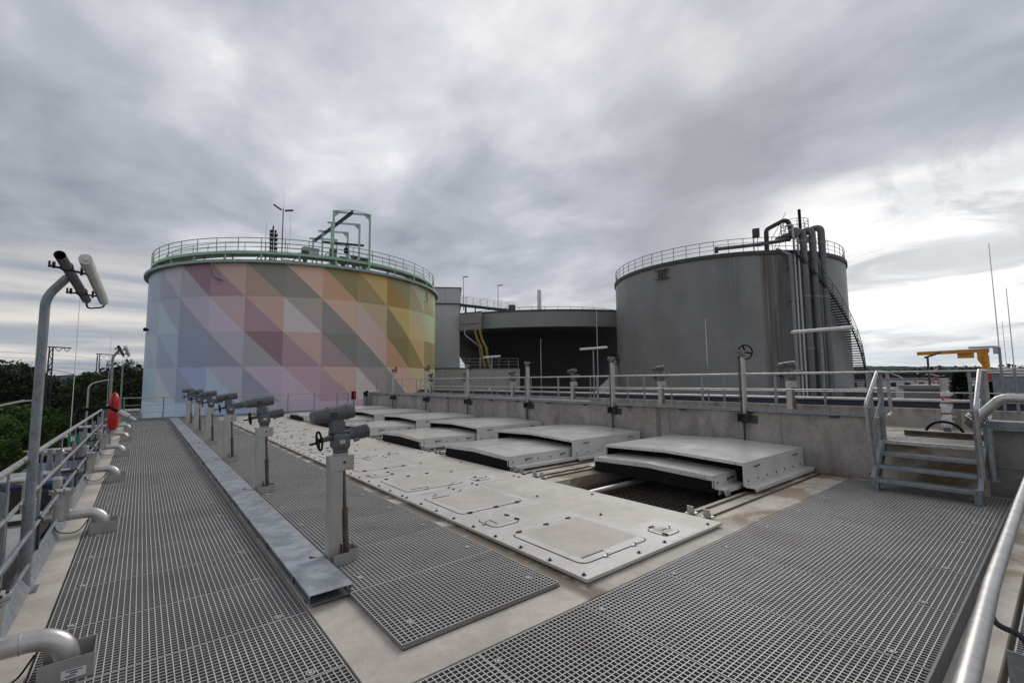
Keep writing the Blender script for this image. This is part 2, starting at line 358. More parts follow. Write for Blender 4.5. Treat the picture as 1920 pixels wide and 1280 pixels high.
def tag(o, label=None, cat=None, group=None, kind=None):
    if label: o['label'] = label
    if cat: o['category'] = cat
    if group: o['group'] = group
    if kind: o['kind'] = kind
    return o
def root(name, loc, label, cat, group=None, rz=0):
    o = bpy.data.objects.new(name, None); COL.objects.link(o); o.location = loc; o.rotation_euler.z = rz
    o.empty_display_size = .1
    return tag(o, label, cat, group)
def obj(name, mb, m, parent=None, bevel=0, label=None, fix=True):
    me = mb.mesh(name) if isinstance(mb, MB) else mb
    if isinstance(mb, MB) and fix:
        b = bmesh.new(); b.from_mesh(me); bmesh.ops.recalc_face_normals(b, faces=b.faces); b.to_mesh(me); b.free()
    me.materials.append(M[m] if isinstance(m, str) else m)
    o = bpy.data.objects.new(name, me); COL.objects.link(o)
    if parent is not None: o.parent = parent
    if bevel:
        bv = o.modifiers.new('bevel', 'BEVEL'); bv.width = bevel; bv.segments = 2; bv.limit_method = 'ANGLE'; bv.angle_limit = R(50)
    if label: o['label'] = label
    return o
def thing(name, mb, m, label, cat, group=None, bevel=0): return tag(obj(name, mb, m, None, bevel), label, cat, group)
def struct(name, mb, m): return tag(obj(name, mb, m), kind='structure')
def kids(o, _c={}):
    return [c for c in bpy.data.objects if c.parent is o]
def dup(src, loc, rz=0, label=None, group=None, scale=None):
    r = src.copy(); COL.objects.link(r); r.location = loc; r.rotation_euler.z = rz
    if scale: r.scale = (scale,)*3
    if label: r['label'] = label
    if group: r['group'] = group
    def rec(a, b):
        for ch in kids(a):
            c = ch.copy(); COL.objects.link(c); c.parent = b; rec(ch, c)
    ks = kids(src)
    for ch in ks:
        c = ch.copy(); COL.objects.link(c); c.parent = r; rec(ch, c)
    return r
NEAR = ['nearest', 'second nearest', 'third nearest', 'fourth nearest', 'fifth nearest', 'sixth nearest', 'seventh nearest']
def rloc(o):
    while o.parent is not None: o = o.parent
    return V(o.location)
def ow(name, mb, m, parent, bevel=0, label=None):      # a part given in scene coordinates
    L = rloc(parent); mb.v = [(p[0]-L.x, p[1]-L.y, p[2]-L.z) for p in mb.v]
    return obj(name, mb, m, parent, bevel, label)

# ================================================================== deck
GZ = -5.5
d = MB()
KX0, WX0, WX1, IX0, IX1, RX0, RX1 = -.68, -.47, 1.09, 1.41, 2.88, 1.30, 9.74
Y0, YE = -1.5, 27.9
for b in [(KX0, WX0, Y0, YE), (WX1, IX0, 2.58, YE), (WX1, RX0, Y0, 2.58), (IX0, 9.8, 2.58, 2.90), (IX1, 5.62, 2.90, 27.9),
          (IX0, IX1, 27.4, 27.9), (RX0, 9.8, .40, .60), (RX1, 9.8, .62, 2.58), (9.30, 9.8, 2.90, 27.9), (5.62, 9.30, 25.1, 27.9)]:
    d.box(b[0], b[1], b[2], b[3], -.62, 0)
BAY = 3.605
for k in range(7):
    y = 2.90 if k == 0 else 5.78 + BAY*(k-1)
    y1 = 3.36 + BAY*k if k < 6 else 25.1
    if y1 > y: d.box(5.62, 9.30, y, y1, -.42, 0)
struct('deck_floor', d, 'deck')
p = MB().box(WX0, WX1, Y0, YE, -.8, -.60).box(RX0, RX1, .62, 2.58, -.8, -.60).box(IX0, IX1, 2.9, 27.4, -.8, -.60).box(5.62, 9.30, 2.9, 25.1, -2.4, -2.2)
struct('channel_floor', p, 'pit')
b = MB().box(KX0+.02, 9.78, 27.6, 27.85, GZ, -.60).box(KX0+.02, KX0+.3, Y0, 27.6, GZ, -.60).box(9.5, 9.78, Y0, 27.6, GZ, -.60).box(KX0+.3, 9.5, -.1, .2, GZ, -.62)
tag(obj('basin_wall', b, 'wall_damp'), 'outer concrete wall carrying the deck down to the ground', 'wall')
f = MB()
for x0, x1, y0, y1 in ((WX0, WX1, Y0, YE), (RX0, RX1, .62, 2.58)):
    f.box(x0, x0+.03, y0, y1, -.08, -.045).box(x1-.03, x1, y0, y1, -.08, -.045)
tag(obj('ledge_angle', f, 'frame'), 'dark steel ledge angle round the recesses of the floor gratings', 'frame')

# moulded mesh gratings, every panel its own object, panels of one size share a mesh
PIT = .038
def grating_mesh(nx, ny, clip=()):
    g = MB(); t = .0060; h = .036; W, L_ = nx*PIT, ny*PIT
    g.box(-.005, W+.005, -.0055, -.0031, -h, .0002).box(-.005, W+.005, L_+.0031, L_+.0055, -h, .0002)
    for i in range(nx+1): x = i*PIT; g.box(x-t/2, x+t/2, -t/2, ny*PIT+t/2, -h, 0)
    for j in range(ny+1): y = j*PIT; g.box(-t/2, nx*PIT+t/2, y-t/2, y+t/2, -h+.0012, -.0007)
    for cx_, cy_ in clip:
        g.tube([(cx_+.024*math.cos(a*math.pi/8), cy_+.024*math.sin(a*math.pi/8), .0) for a in range(16)], .0055, 5, closed=True)
        g.cyl((cx_, cy_, -.02), (cx_, cy_, .004), .012, n=8)
    return g.mesh('grating_panel')
def lay(mesh, spots, label, group):
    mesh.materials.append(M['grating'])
    for x, y, z in spots:
        o = bpy.data.objects.new('grating_panel', mesh); COL.objects.link(o); o.location = (x, y, z); tag(o, label, 'grating', group)
ny = 22; st = ny*PIT+.020
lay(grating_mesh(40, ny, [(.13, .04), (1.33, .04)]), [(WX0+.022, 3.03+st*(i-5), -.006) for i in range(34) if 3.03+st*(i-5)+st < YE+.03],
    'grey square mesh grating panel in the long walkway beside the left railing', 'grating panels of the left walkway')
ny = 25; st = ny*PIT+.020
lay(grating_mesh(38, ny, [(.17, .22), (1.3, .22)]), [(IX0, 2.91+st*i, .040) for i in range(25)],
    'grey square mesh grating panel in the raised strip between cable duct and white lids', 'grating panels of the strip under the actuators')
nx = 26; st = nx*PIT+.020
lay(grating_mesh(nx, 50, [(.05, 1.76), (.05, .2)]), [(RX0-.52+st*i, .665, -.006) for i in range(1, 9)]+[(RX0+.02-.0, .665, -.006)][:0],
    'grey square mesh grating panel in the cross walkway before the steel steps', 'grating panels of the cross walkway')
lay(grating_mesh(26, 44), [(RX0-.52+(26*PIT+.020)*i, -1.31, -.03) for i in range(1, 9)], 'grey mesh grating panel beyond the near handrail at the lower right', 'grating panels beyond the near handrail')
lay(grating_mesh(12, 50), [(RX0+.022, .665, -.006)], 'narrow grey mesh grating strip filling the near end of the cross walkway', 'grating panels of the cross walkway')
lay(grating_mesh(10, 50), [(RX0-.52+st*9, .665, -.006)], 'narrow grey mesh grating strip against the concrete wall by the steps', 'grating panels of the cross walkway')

# ================================================================== cable duct
t = root('cable_duct', (1.25, 3.85, 0), 'galvanised cable duct with a blotchy flat lid running along the walkway', 'cable duct')
g = MB()
for i in range(8):
    y0 = 3.85+3.0*i; y1 = min(y0+2.994, 27.2)
    g.box(1.085, 1.425, y0, y1, .108, .113).box(1.085, 1.089, y0, y1, .094, .108).box(1.421, 1.425, y0, y1, .094, .108)
ow('lid', g, 'galv_blue', t)
g = MB().box(1.095, 1.415, 3.87, 27.2, .030, .034)
for x in (1.093, 1.414):
    g.box(x, x+.003, 3.87, 27.2, .034, .050).box(x, x+.003, 3.87, 27.2, .076, .104)
    for i in range(500):
        y = 3.88+i*.0465
        g.box(x, x+.003, y, y+.016, .050, .076)
ow('tray', g, 'galv', t)
g = MB()
for i in range(12): g.box(1.10, 1.41, 4.0+2*i, 4.05+2*i, .001, .030)
ow('support', g, 'dark_steel', t)
g = MB()
for i in range(22): g.box(1.078, 1.086, 4.3+1.05*i, 4.33+1.05*i, .06, .112)
ow('clip', g, 'dark_steel', t)
g = MB()
for q, z in ((1.16, .045), (1.20, .045), (1.24, .046), (1.36, .05)): g.tube([(q, 4.0, z), (q+.01, 12, z), (q, 27, z)], .011, 6)
ow('cable', g, 'black', t)

# ================================================================== bolted lids
def lid_builder(k):
    y0 = 2.75+BAY*k; X0, X1 = 3.05, 5.45
    t = root('lid_panel', (X0, y0, 0), '', 'cover lid', 'flat bolted lids over the channel')
    obj('plate', MB().box(0, X1-X0, .004, BAY-.004, .022, .052), 'lid', t, .004)
    for a_ in ((.004,.20,.006,BAY-.006),(.2001,1.36,.006,.23),(.2001,1.36,1.311,1.52),(.2001,1.36,2.08,2.299),(.2001,1.36,3.361,BAY-.006),(1.2501,1.36,.2301,1.3109),(1.2501,1.36,2.2991,3.3609),(.6201,.74,1.5201,2.0799),(.2001,.2099,1.5201,2.0799),(.21,.62,1.5201,1.599),(.21,.62,2.001,2.0799),(1.3601,1.95,.04,.60)):
        obj('border', MB().box(a_[0], a_[1], a_[2], a_[3], .0521, .0524), 'border', t)
    def bolt(x, y):
        obj('bolt', bolt_me, 'dark_steel', t).location = (x, y, .052)
    for i in range(9): bolt(.05, .086+i*.431 if i < 8 else BAY-.06)
    for x in (.85, 1.30, 2.2): bolt(x, .08); bolt(x, BAY-.06)
    bolt(2.25, 1.9); bolt(1.55, 1.15); bolt(1.55, 2.35)
    def hatch(x0, x1, y0_, y1_, r, latch, hinges, grip):
        rim = MB().prism(rrect(x0, x1, y0_, y1_, r), .0530, .0548)
        h = obj('hatch', MB().prism(rrect(x0+.011, x1-.011, y0_+.011, y1_-.011, r-.011), .0548, .0575), 'border', t)
        obj('seal', rim, 'black', h)
        m_ = .11 if x1-x0 > .6 else .06
        obj('field', MB().prism(rrect(x0+m_, x1-.03 if x1-x0 > .6 else x1-m_, y0_+m_*1.2, y1_-.05, .02), .0575, .0585), 'hatch_field', h)
        for hx, hy, rz_ in hinges:
            o = obj('hinge', hinge_me, 'dark_steel', h); o.location = (hx, hy, .0575); o.rotation_euler.z = R(rz_)
        for hx, hy in latch:
            o = obj('latch', latch_me, 'stainless', h); o.location = (hx, hy, .0575)
        gx0, gy0, gx1, gy1 = grip
        obj('handle', MB().tube([(gx0, gy0, .056), (gx0, gy0, .062), (gx1, gy1, .062), (gx1, gy1, .056)], .0035, 6), 'dark_steel', h)
    hatch(.20, 1.25, .23, 1.31, .10, [(1.0, .23), (.55, .23)], [(.33, 1.31, 90), (.75, 1.31, 90), (1.12, 1.31, 90)], (.30, .34, .62, .34))
    hatch(.20, 1.25, 2.30, 3.36, .10, [(.42, 3.36), (.86, 3.36)], [(.33, 2.30, 90), (.75, 2.30, 90), (1.12, 2.30, 90)], (.30, 3.24, .60, 3.24))
    hatch(.21, .62, 1.60, 2.0, .10, [(.22, 1.80)], [(.62, 1.70, 0), (.62, 1.90, 0)], (.33, 1.72, .33, 1.88))
    hatch(1.46, 1.77, .15, .44, .09, [(1.74, .30)], [(1.50, .20, 0), (1.60, .44, 90)], (1.58, .30, 1.70, .30))
    return t
bolt_me = MB().cyl((0,0,0), (0,0,.005), .024, n=12).cyl((0,0,.005), (0,0,.020), .011, n=6).mesh('bolt')
hinge_me = MB().box(-.035, .035, -.02, .02, 0, .004).cyl((0,-.035,.008), (0,.035,.008), .008, n=8).mesh('hinge')
latch_me = MB().cyl((0,0,0), (0,0,.028), .009, n=8).box(-.010, .035, -.006, .006, .022, .030).box(-.05, -.008, -.010, .010, 0, .006).mesh('latch')
_ol = obj
def obj(name, mb, m, parent=None, bevel=0, label=None, fix=True):   # shared meshes get their material once
    if isinstance(mb, bpy.types.Mesh) and len(mb.materials):
        o = bpy.data.objects.new(name, mb); COL.objects.link(o)
        if parent is not None: o.parent = parent
        return o
    return _ol(name, mb, m, parent, bevel, label, fix)
L0 = lid_builder(0)
lidlab = ['weathered white bolted lid panel at the near corner with three rounded hatches', 'bolted white lid panel next behind the near corner lid', 'third bolted white lid panel from the near corner',
          'fourth bolted white lid panel from the near corner', 'fifth bolted white lid panel, last but one before the tank', 'last bolted white lid panel before the painted tank']
L0['label'] = lidlab[0]
for k in range(1, 6): dup(L0, (3.05, 2.75+BAY*k, 0), 0, lidlab[k])
# lever lock left by the crossing between first lids is part of the hatches above

# ================================================================== sliding covers
def slide_cover(big):
    t = root('sliding_cover', (0, 0, 0), '', 'cover', 'raised sliding covers next to the wall' if big else 'low sliding covers beside the lids')
    if big: x0, x1, y0, y1, zf, ze, zr, th = 7.28, 9.72, 0.0, 2.72, .10, .455, .502, .05
    else: x0, x1, y0, y1, zf, ze, zr, th = 5.58, 7.90, .20, 2.55, .10, .278, .318, .05
    ym = (y0+y1)/2
    rf = MB()
    rf.add([(x0,y0,ze),(x1,y0,ze),(x1,ym,zr),(x0,ym,zr),(x0,y1,ze),(x1,y1,ze)], [(0,1,2,3),(3,2,5,4)])
    rf.add([(x0,y0,ze-.03),(x1,y0,ze-.03),(x1,ym,zr-.03),(x0,ym,zr-.03),(x0,y1,ze-.03),(x1,y1,ze-.03)], [(3,2,1,0),(4,5,2,3)])
    rf.add([(x0,y0,ze),(x1,y0,ze),(x1,y0,ze-.03),(x0,y0,ze-.03)], [(0,3,2,1)]).add([(x0,y1,ze),(x1,y1,ze),(x1,y1,ze-.03),(x0,y1,ze-.03)], [(0,1,2,3)])
    rf.add([(x1,y0,ze),(x1,ym,zr),(x1,y1,ze),(x1,y1,ze-.03),(x1,ym,zr-.03),(x1,y0,ze-.03)], [(0,1,4,5),(1,2,3,4)])
    obj('roof', rf, 'white_top', t)
    fd = .048 if big else .075
    fa = MB().add([(x0-.004,y0,ze),(x0-.004,ym,zr),(x0-.004,y1,ze),(x0-.004,y1,ze-fd),(x0-.004,ym,zr-fd),(x0-.004,y0,ze-fd),
                   (x0+.02,y0,ze-.03),(x0+.02,ym,zr-.03),(x0+.02,y1,ze-.03),(x0+.02,y1,ze-fd),(x0+.02,ym,zr-fd),(x0+.02,y0,ze-fd)],
                  [(0,5,4,1),(1,4,3,2),(6,7,10,11),(7,8,9,10),(5,11,10,4),(4,10,9,3)])
    obj('fascia', fa, 'white', t)
    obj('side_wall', MB().box(x0, x1, y0, y0+.02, zf, ze-.03), 'white', t)
    obj('side_wall', MB().box(x0, x1, y1-.02, y1, zf, ze-.03), 'white', t)
    if big: obj('end_wall', MB().box(x1-.02, x1, y0+.02, y1-.02, zf, ze-.03), 'white', t)
    obj('flange', MB().box(x0+.02, x1+.08 if big else x1, y0-.17, y0+.001, zf-.02, zf).box(x0+.02, x1, y0-.17, y0-.155, zf-.055, zf-.02), 'white', t)
    obj('flange', MB().box(x0+.02, x1, y1-.001, y1+.17, zf-.02, zf), 'white', t)
    ins = MB().box(x0+.05, x1-.03, y0+.021, y0+.03, .02, ze-.035).box(x0+.05, x1-.03, y1-.03, y1-.021, .02, ze-.035).box(x0+.30, x0+.31, y0+.03, y1-.03, .02, ze-.05)
    ins.box(x0+.3, x1-.03, y0+.03, y1-.03, ze-.045, ze-.035)
    obj('interior_shade', ins, 'black', t)  # black sheets stand in for the shade inside the hollow cover
    if not big:
        obj('brush_curtain', MB().box(x0+.004, x0+.018, y0-.005, y1+.005, .028, ze-fd+.01).box(x0+.02, x0+.9, y0-.03, y0-.015, .03, zf-.02), 'black', t)
    else:
        obj('brush_curtain', MB().box(x0+.05, x1, y0-.03, y0-.018, .025, zf-.02), 'black', t)
    def dots(n, y, zz):
        for i in range(n):
            x = x0+.12+(x1-x0-.3)*i/(n-1)
            o = obj('bolt', dot_me, 'dark_steel', t); o.location = (x, y, zz)
    dots(7, y0, zf+.065)
    for i in range(9):
        o = obj('bolt', dot_me, 'dark_steel', t); o.location = (x0+.1+(x1-x0-.2)*i/8, y0, zf+.022); o.scale = (.45,)*3
    for i in range(6):
        o = obj('bolt', dot_me, 'dark_steel', t); yy = y0+.12+(y1-y0-.24)*i/5
        o.location = (x0-.004, yy, ze + (zr-ze)*(1-abs(yy-ym)/(ym-y0)) - fd*.6); o.rotation_euler.z = R(-90); o.scale = (.6,)*3
    for x in ((x0+.35, x1-.5) if big else (x0+.45, x1-.9)):
        obj('handle', MB().tube([(x, y0, ze-.09), (x, y0-.025, ze-.09), (x+.16, y0-.025, ze-.085), (x+.16, y0, ze-.085)], .010, 6), 'dark_steel', t)
    if not big:
        for yy in (y0+.12, y1-.32):
            obj('handle', MB().tube([(x0-.004, yy, ze-.045), (x0-.022, yy, ze-.045), (x0-.022, yy+.16, ze-.04), (x0-.004, yy+.16, ze-.04)], .006, 6), 'stainless', t)
    for x in (x0+.12, (x0+x1)/2, x1-.15):
        for yy in (y0-.125, y1+.125):
            o = obj('wheel', wheel_me, 'stainless', t); o.location = (x, yy, .043)
    if not big:
        obj('end_foot', MB().box(x0-.02, x0+.12, y0-.20, y0-.185, .02, .09), 'stainless', t); obj('end_foot', MB().box(x0-.02, x0+.10, y0-.10, y0-.085, .02, .075), 'stainless', t)
    return t
dot_me = MB().cyl((0,-.006,0), (0,.002,0), .016, n=10).cyl((0,-.012,0), (0,-.006,0), .008, n=6).mesh('bolt')
wheel_me = MB().cyl((0,-.014,0), (0,.014,0), .036, n=14).box(-.02, .02, -.022, -.016, -.01, .05).mesh('wheel')
big0 = slide_cover(True); low0 = slide_cover(False)
biglab = ['large white raised sliding cover nearest the camera, beside the open basin', 'white raised sliding cover second from the open basin', 'white raised sliding cover third from the open basin',
          'white raised sliding cover fourth from the open basin', 'white raised sliding cover fifth from the open basin', 'farthest white raised sliding cover, by the end of the wall']
lowlab = ['low white sliding cover pulled half under the nearest raised cover', 'low white sliding cover with black curtain nearest the open basin', 'low white sliding cover third along the lids',
          'low white sliding cover fourth along the lids', 'low white sliding cover fifth along the lids, beside an actuator', 'farthest low white sliding cover by the painted tank']
big0.location = (0, 3.30, 0); big0['label'] = biglab[0]
low0.location = (1.24, 3.36, 0); low0['label'] = lowlab[0]
for k in range(1, 6):
    dup(big0, (0, 3.30+BAY*k, 0), 0, biglab[k]); dup(low0, (0, 3.21+BAY*k, 0), 0, lowlab[k])
# rails they run on
g = None
r0 = root('slide_rail', (5.6, 3.03, 0), 'steel running rail nearest the camera with an upright end stop', 'rail', 'running rails of the sliding covers')
def rail_parts(t):
    obj('track', MB().box(0, 4.1, -.022, .022, .001, .006).box(0, 4.1, -.004, .004, .006, .026), 'rusty', t)
    obj('end_stop', MB().box(-.03, .09, -.055, .055, .0265, .031).box(.0, .008, -.045, .045, .031, .12).box(-.02, .03, -.045, -.039, .031, .08), 'stainless', t)
rail_parts(r0)
for k in range(6):
    for j, y in enumerate((3.03, 3.25, 6.08, 6.28)):
        if k == 0 and j == 0: continue
        dup(r0, (5.6, y+BAY*k, 0), 0, 'second running rail from the camera with an upright end stop, along the open basin' if (k, j) == (0, 1) else f"{['front outer', 'front inner', 'back inner', 'back outer'][j]} running rail of the {['nearest', 'second', 'third', 'fourth', 'fifth', 'farthest'][k]} pair of sliding covers")
# open basin: sunken mesh and a cross tube
g = MB()
for i in range(31):
    x = 5.62+i*.12
    g.bar((x, 3.36, -.20), (x, 5.78, -.20), .010, .02)
for j in range(20):
    y = 3.40+j*.12
    g.bar((5.62, y, -.201), (9.30, y, -.201), .010, .018)
thing('basin_grid', g, 'mesh_brown', 'dark sunken mesh grid over the open basin', 'grid')
thing('cross_tube', MB().cyl((5.64, 5.15, -.10), (9.2, 5.15, -.10), .045), 'stainless', 'pale tube lying across the far side of the open basin', 'pipe')

# ================================================================== valve actuators
def actuator():
    t = root('valve_actuator', (1.5, 4.6, 0), '', 'valve actuator', 'grey valve actuators on columns along the cable duct')
    obj('column', MB().prism([(-.055,-.056),(.062,-.056),(.062,-.052),(-.051,-.052),(-.051,.052),(.062,.052),(.062,.056),(-.055,.056)], .02, 1.035).box(-.062, -.0551, -.059, .059, .02, 1.035).box(.040, .0549, -.0519, .0519, .02, 1.03), 'stainless', t, .003)
    obj('head_plate', MB().box(-.066, .165, -.066, -.0595, .905, 1.035).box(-.066, .165, .0595, .066, .905, 1.035).box(.157, .165, -.0595, .0595, .905, 1.035).box(-.066, .165, -.066, .066, 1.0352, 1.047), 'stainless', t, .002)
    obj('bolt', MB().cyl((.07,-.074,.985), (.07,-.066,.985), .014, n=6), 'dark_steel', t)
    obj('saddle', MB().box(-.015, .115, -.045, .045, 1.0475, 1.066), 'stainless', t, .006)
    obj('stem', MB().cyl((.085,.0,.90), (.105,0,.52), .018, n=10).cyl((.105,0,.52), (.130,0,.0), .029, n=12).cyl((.105,0,.50), (.103,0,.54), .034, n=12), 'rusty', t)
    gb = MB()
    gb.add([(-.012,-.045,1.066),(.112,-.045,1.066),(.112,.045,1.066),(-.012,.045,1.066),(-.012,-.045,1.10),(.112,-.045,1.10),(.112,.045,1.10),(-.012,.045,1.10),
            (-.035,-.065,1.135),(.125,-.065,1.135),(.125,.065,1.135),(-.035,.065,1.135),(-.035,-.065,1.235),(.125,-.065,1.235),(.125,.065,1.235),(-.035,.065,1.235),
            (-.015,-.05,1.268),(.10,-.05,1.268),(.10,.05,1.268),(-.015,.05,1.268)],
           [(0,3,2,1),(0,1,5,4),(1,2,6,5),(2,3,7,6),(3,0,4,7),(4,5,9,8),(5,6,10,9),(6,7,11,10),(7,4,8,11),(8,9,13,12),(9,10,14,13),(10,11,15,14),(11,8,12,15),(12,13,17,16),(13,14,18,17),(14,15,19,18),(15,12,16,19),(16,17,18,19)])
    gb.cyl((-.03,0,1.225), (-.115,-.005,1.208), .032, .022).cyl((-.115,-.005,1.208), (-.145,-.006,1.203), .028, .016)
    gb.cyl((.118,0,1.238), (.165,0,1.246), .05, .056).cyl((-.075,-.02,1.235), (-.075,-.055,1.232), .012).cyl((-.05,.05,1.25),(.03,.06,1.27),.015)
    g_ = obj('gearbox', gb, 'actuator', t, .006)
    m_ = MB().cyl((.165,0,1.246), (.325,0,1.268), .054)
    for i in range(9):
        a = V(.176+.0165*i, 0, 1.2472+.0023*i); m_.cyl(a, a+V(.006,0,.0009), .068, n=22)
    m_.cyl((.166,-.045,1.185),(.215,-.045,1.195),.018)
    obj('motor', m_, 'actuator_light', t)
    c = V(-.155,-.006,1.20)
    wh = MB().torus(c, .088, .0105, (1,0,.12), 30, 8)
    for a in (20, 140, 260): wh.bar(c, c+V(-.0,math.cos(R(a))*.085, math.sin(R(a))*.085), .016, .010, (1,0,0))
    wh.cyl(c-V(.012,0,0), c+V(.02,0,0), .018)
    h = obj('handwheel', wh, 'black', t)
    obj('grip', MB().cyl(c+V(0,-.02,-.085)+V(0,0,.075), c+V(-.095,-.035,-.022), .010, .011), 'black', h)
    nk = MB().box(-.055, .125, -.058, .058, 1.2685, 1.285).add([(-.05,-.052,1.285),(.075,-.052,1.285),(.075,.052,1.285),(-.05,.052,1.285),(-.06,-.045,1.39),(.062,-.045,1.40),(.062,.045,1.40),(-.06,.045,1.39)],
            [(0,3,2,1),(4,5,6,7),(0,1,5,4),(1,2,6,5),(2,3,7,6),(3,0,4,7)]).cyl((-.055,-.03,1.29),(-.055,-.03,1.325),.02).bar((.07,.02,1.295),(.15,.02,1.300),.014,.010)
    obj('neck', nk, 'actuator', t, .004)
    a0, a1 = V(-.235,0,1.425), V(.165,0,1.475); dd = (a1-a0).normalized()
    bd = MB().cyl(a0+dd*.03, a0+dd*.15, .064, .071, 24).cyl(a0+dd*.15, a0+dd*.165, .078, n=24).cyl(a0+dd*.165, a0+dd*.33, .074, n=24).cyl(a0+dd*.33, a0+dd*.345, .079, n=24).cyl(a0+dd*.345, a1, .074, .071, 24)
    hd = obj('drive_body', bd, 'actuator', t, .003)
    obj('end_cap', MB().cyl(a0, a0+dd*.028, .052, .066, 20), 'actuator_light', hd)
    obj('display', MB().box(-.075, -.01, -.079, -.070, 1.42, 1.47), 'dark_steel', hd)
    obj('bolt', MB().cyl((.0,0,1.51),(.0,0,1.528),.01,n=6).cyl((-.06,0,1.504),(-.06,0,1.52),.01,n=6), 'dark_steel', hd)
    return t
A0 = actuator()
def apron(t):                       # sheet surround where the column passes the grating, and its cable loop
    s = MB(); z0, z1 = .041, .145
    for x0, x1, y0, y1 in ((-.03,.135,-.125,-.122),(.132,.135,-.122,-.06),(.135,.23,-.063,-.060),(.227,.23,-.06,.10),(.06,.23,.10,.103)): s.box(x0,x1,y0,y1,z0,z1)
    obj('apron', s, 'stainless', t)
    obj('cable', MB().tube(fillet([(.10,.05,1.36),(.12,.09,1.25),(.07,.075,1.06),(.02,.062,.98),(.02,.062,.20),(-.05,.06,.10),(-.20,.06,.09)], .05), .006, 6), 'black', t)
    obj('name_plate', MB().box(.02, .075, -.0668, -.0655, 1.165, 1.20), 'border', t)
    obj('cable', MB().tube(fillet([(.06,-.02,.24),(.055,-.07,.20),(.03,-.11,.06),(-.05,-.11,.045),(-.12,-.06,.05)], .05), .007, 6).tube([(-.20,.06,.11),(-.10,.03,.09),(-.02,.03,.09)], .016, 8), 'black', t)
    for ch in kids(t):
        if ch.name.startswith('column'): pass
A0['label'] = 'grey valve actuator with ribbed motor on a steel column, nearest the camera'
AY = [4.6, 8.2, 11.8, 15.4, 19.0, 22.6]
import itertools
A_plain = dup(A0, (12.3, 4.38, .62), R(-90), 'x', 'grey valve actuators beyond the wall railing')
apron(A0)
alab = ['second grey valve actuator column from the camera along the cable duct', 'third grey valve actuator column along the cable duct', 'fourth grey valve actuator column along the cable duct',
        'fifth grey valve actuator column along the cable duct', 'farthest grey valve actuator column at the tank end of the cable duct']
for y, l in zip(AY[1:], alab): dup(A0, (1.5, y, 0), 0, l)
A_plain['label'] = 'weathered valve actuator beyond the railing between tall handwheel and steel steps'
for y, l in zip([7.95, 11.6, 15.1, 18.7, 22.2], ['valve actuator beyond the railing in front of the big grey tank, second from the steps', 'valve actuator beyond the railing before the black tank', 'valve actuator beyond the railing before the low pale building',
        'valve actuator beyond the railing, fifth from the steel steps', 'valve actuator farthest beyond the railing beside the painted tank edge']):
    dup(A_plain, (12.3, y, .62), R(-90), l)
# ================================================================== wall, raised platform, second wall
tag(obj('concrete_wall', MB().box(9.8, 10.05, 2.14, 25.0, 0, 1.07), 'wall', None, .012), 'long streaky concrete wall behind the white covers', 'wall')
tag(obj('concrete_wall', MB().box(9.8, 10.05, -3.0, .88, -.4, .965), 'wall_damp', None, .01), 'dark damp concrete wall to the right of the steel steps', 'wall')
pl = MB().box(10.05, 12.7, -3.0, 25.0, .45, .70).box(9.8, 10.05, .88, 2.14, -.4, .695).box(9.8, 9.95, .88, 25, -.6, -.001).box(9.8, 12.7, 24.6, 24.9, GZ, .45).box(10.05, 12.7, -3, -2.7, GZ, .45)
struct('platform_floor', pl, 'deck')
tag(obj('concrete_wall', MB().box(12.7, 12.95, -3.0, 25.0, GZ, 1.09), 'wall', None, .01), 'second concrete wall beyond the raised platform, under a silver capping', 'wall')
t = root('capping_tray', (13.0, 10, 1.09), 'silver capping rail over a dark navy strip on the far wall', 'capping')
ow('cover_strip', MB().box(12.96, 13.30, -3, 25, 1.02, 1.185), 'navy', t)
ow('cap', MB().tube([(13.08, -3, 1.235), (13.08, 25, 1.235)], .045, 10).box(13.1, 13.4, -3, 25, 1.19, 1.22), 'rail', t)

def railing(name, label, x, ys, z0, z1, mids, x_is='x', group=None, rr=.024, mr=.012, pw=.05, base=True, rm='rail'):
    a, b = ys[0], ys[-1]
    P = (lambda s, z: (x, s, z)) if x_is == 'x' else (lambda s, z: (s, x, z))
    t = root(name, P((a+b)/2, z0), label, 'railing', group)
    ow('handrail', MB().cyl(P(a-.06, z1), P(b+.06, z1), rr, n=12), rm, t)
    for zm in mids: ow('mid_rail', MB().cyl(P(a, zm), P(b, zm), mr, n=8), rm, t)
    for s in ys:
        m_ = MB().bar(P(s, z0), P(s, z1-rr), .012 if x_is == 'x' else pw, pw if x_is == 'x' else .012, (0, 1, 0) if x_is == 'x' else (0, 1, 0))
        if base: c = P(s, z0); m_.box(c[0]-.05, c[0]+.05, c[1]-.05, c[1]+.05, z0+.001, z0+.012)
        ow('post', m_, 'galv', t)
    return t
ys = [2.25+1.55*i for i in range(15)]
t = railing('wall_railing', 'steel railing with thin rails on top of the long concrete wall', 9.95, ys, 1.07, 1.842, [1.53], rr=.021)
ow('kick_strip', MB().box(9.915, 9.92, 8.7, 24.5, 1.10, 1.19), 'rail', t)
t = railing('wall_railing', 'farther steel railing standing on the second concrete wall', 12.82, [-2+1.65*i for i in range(17)], 1.09, 1.862, [1.42], rr=.021)

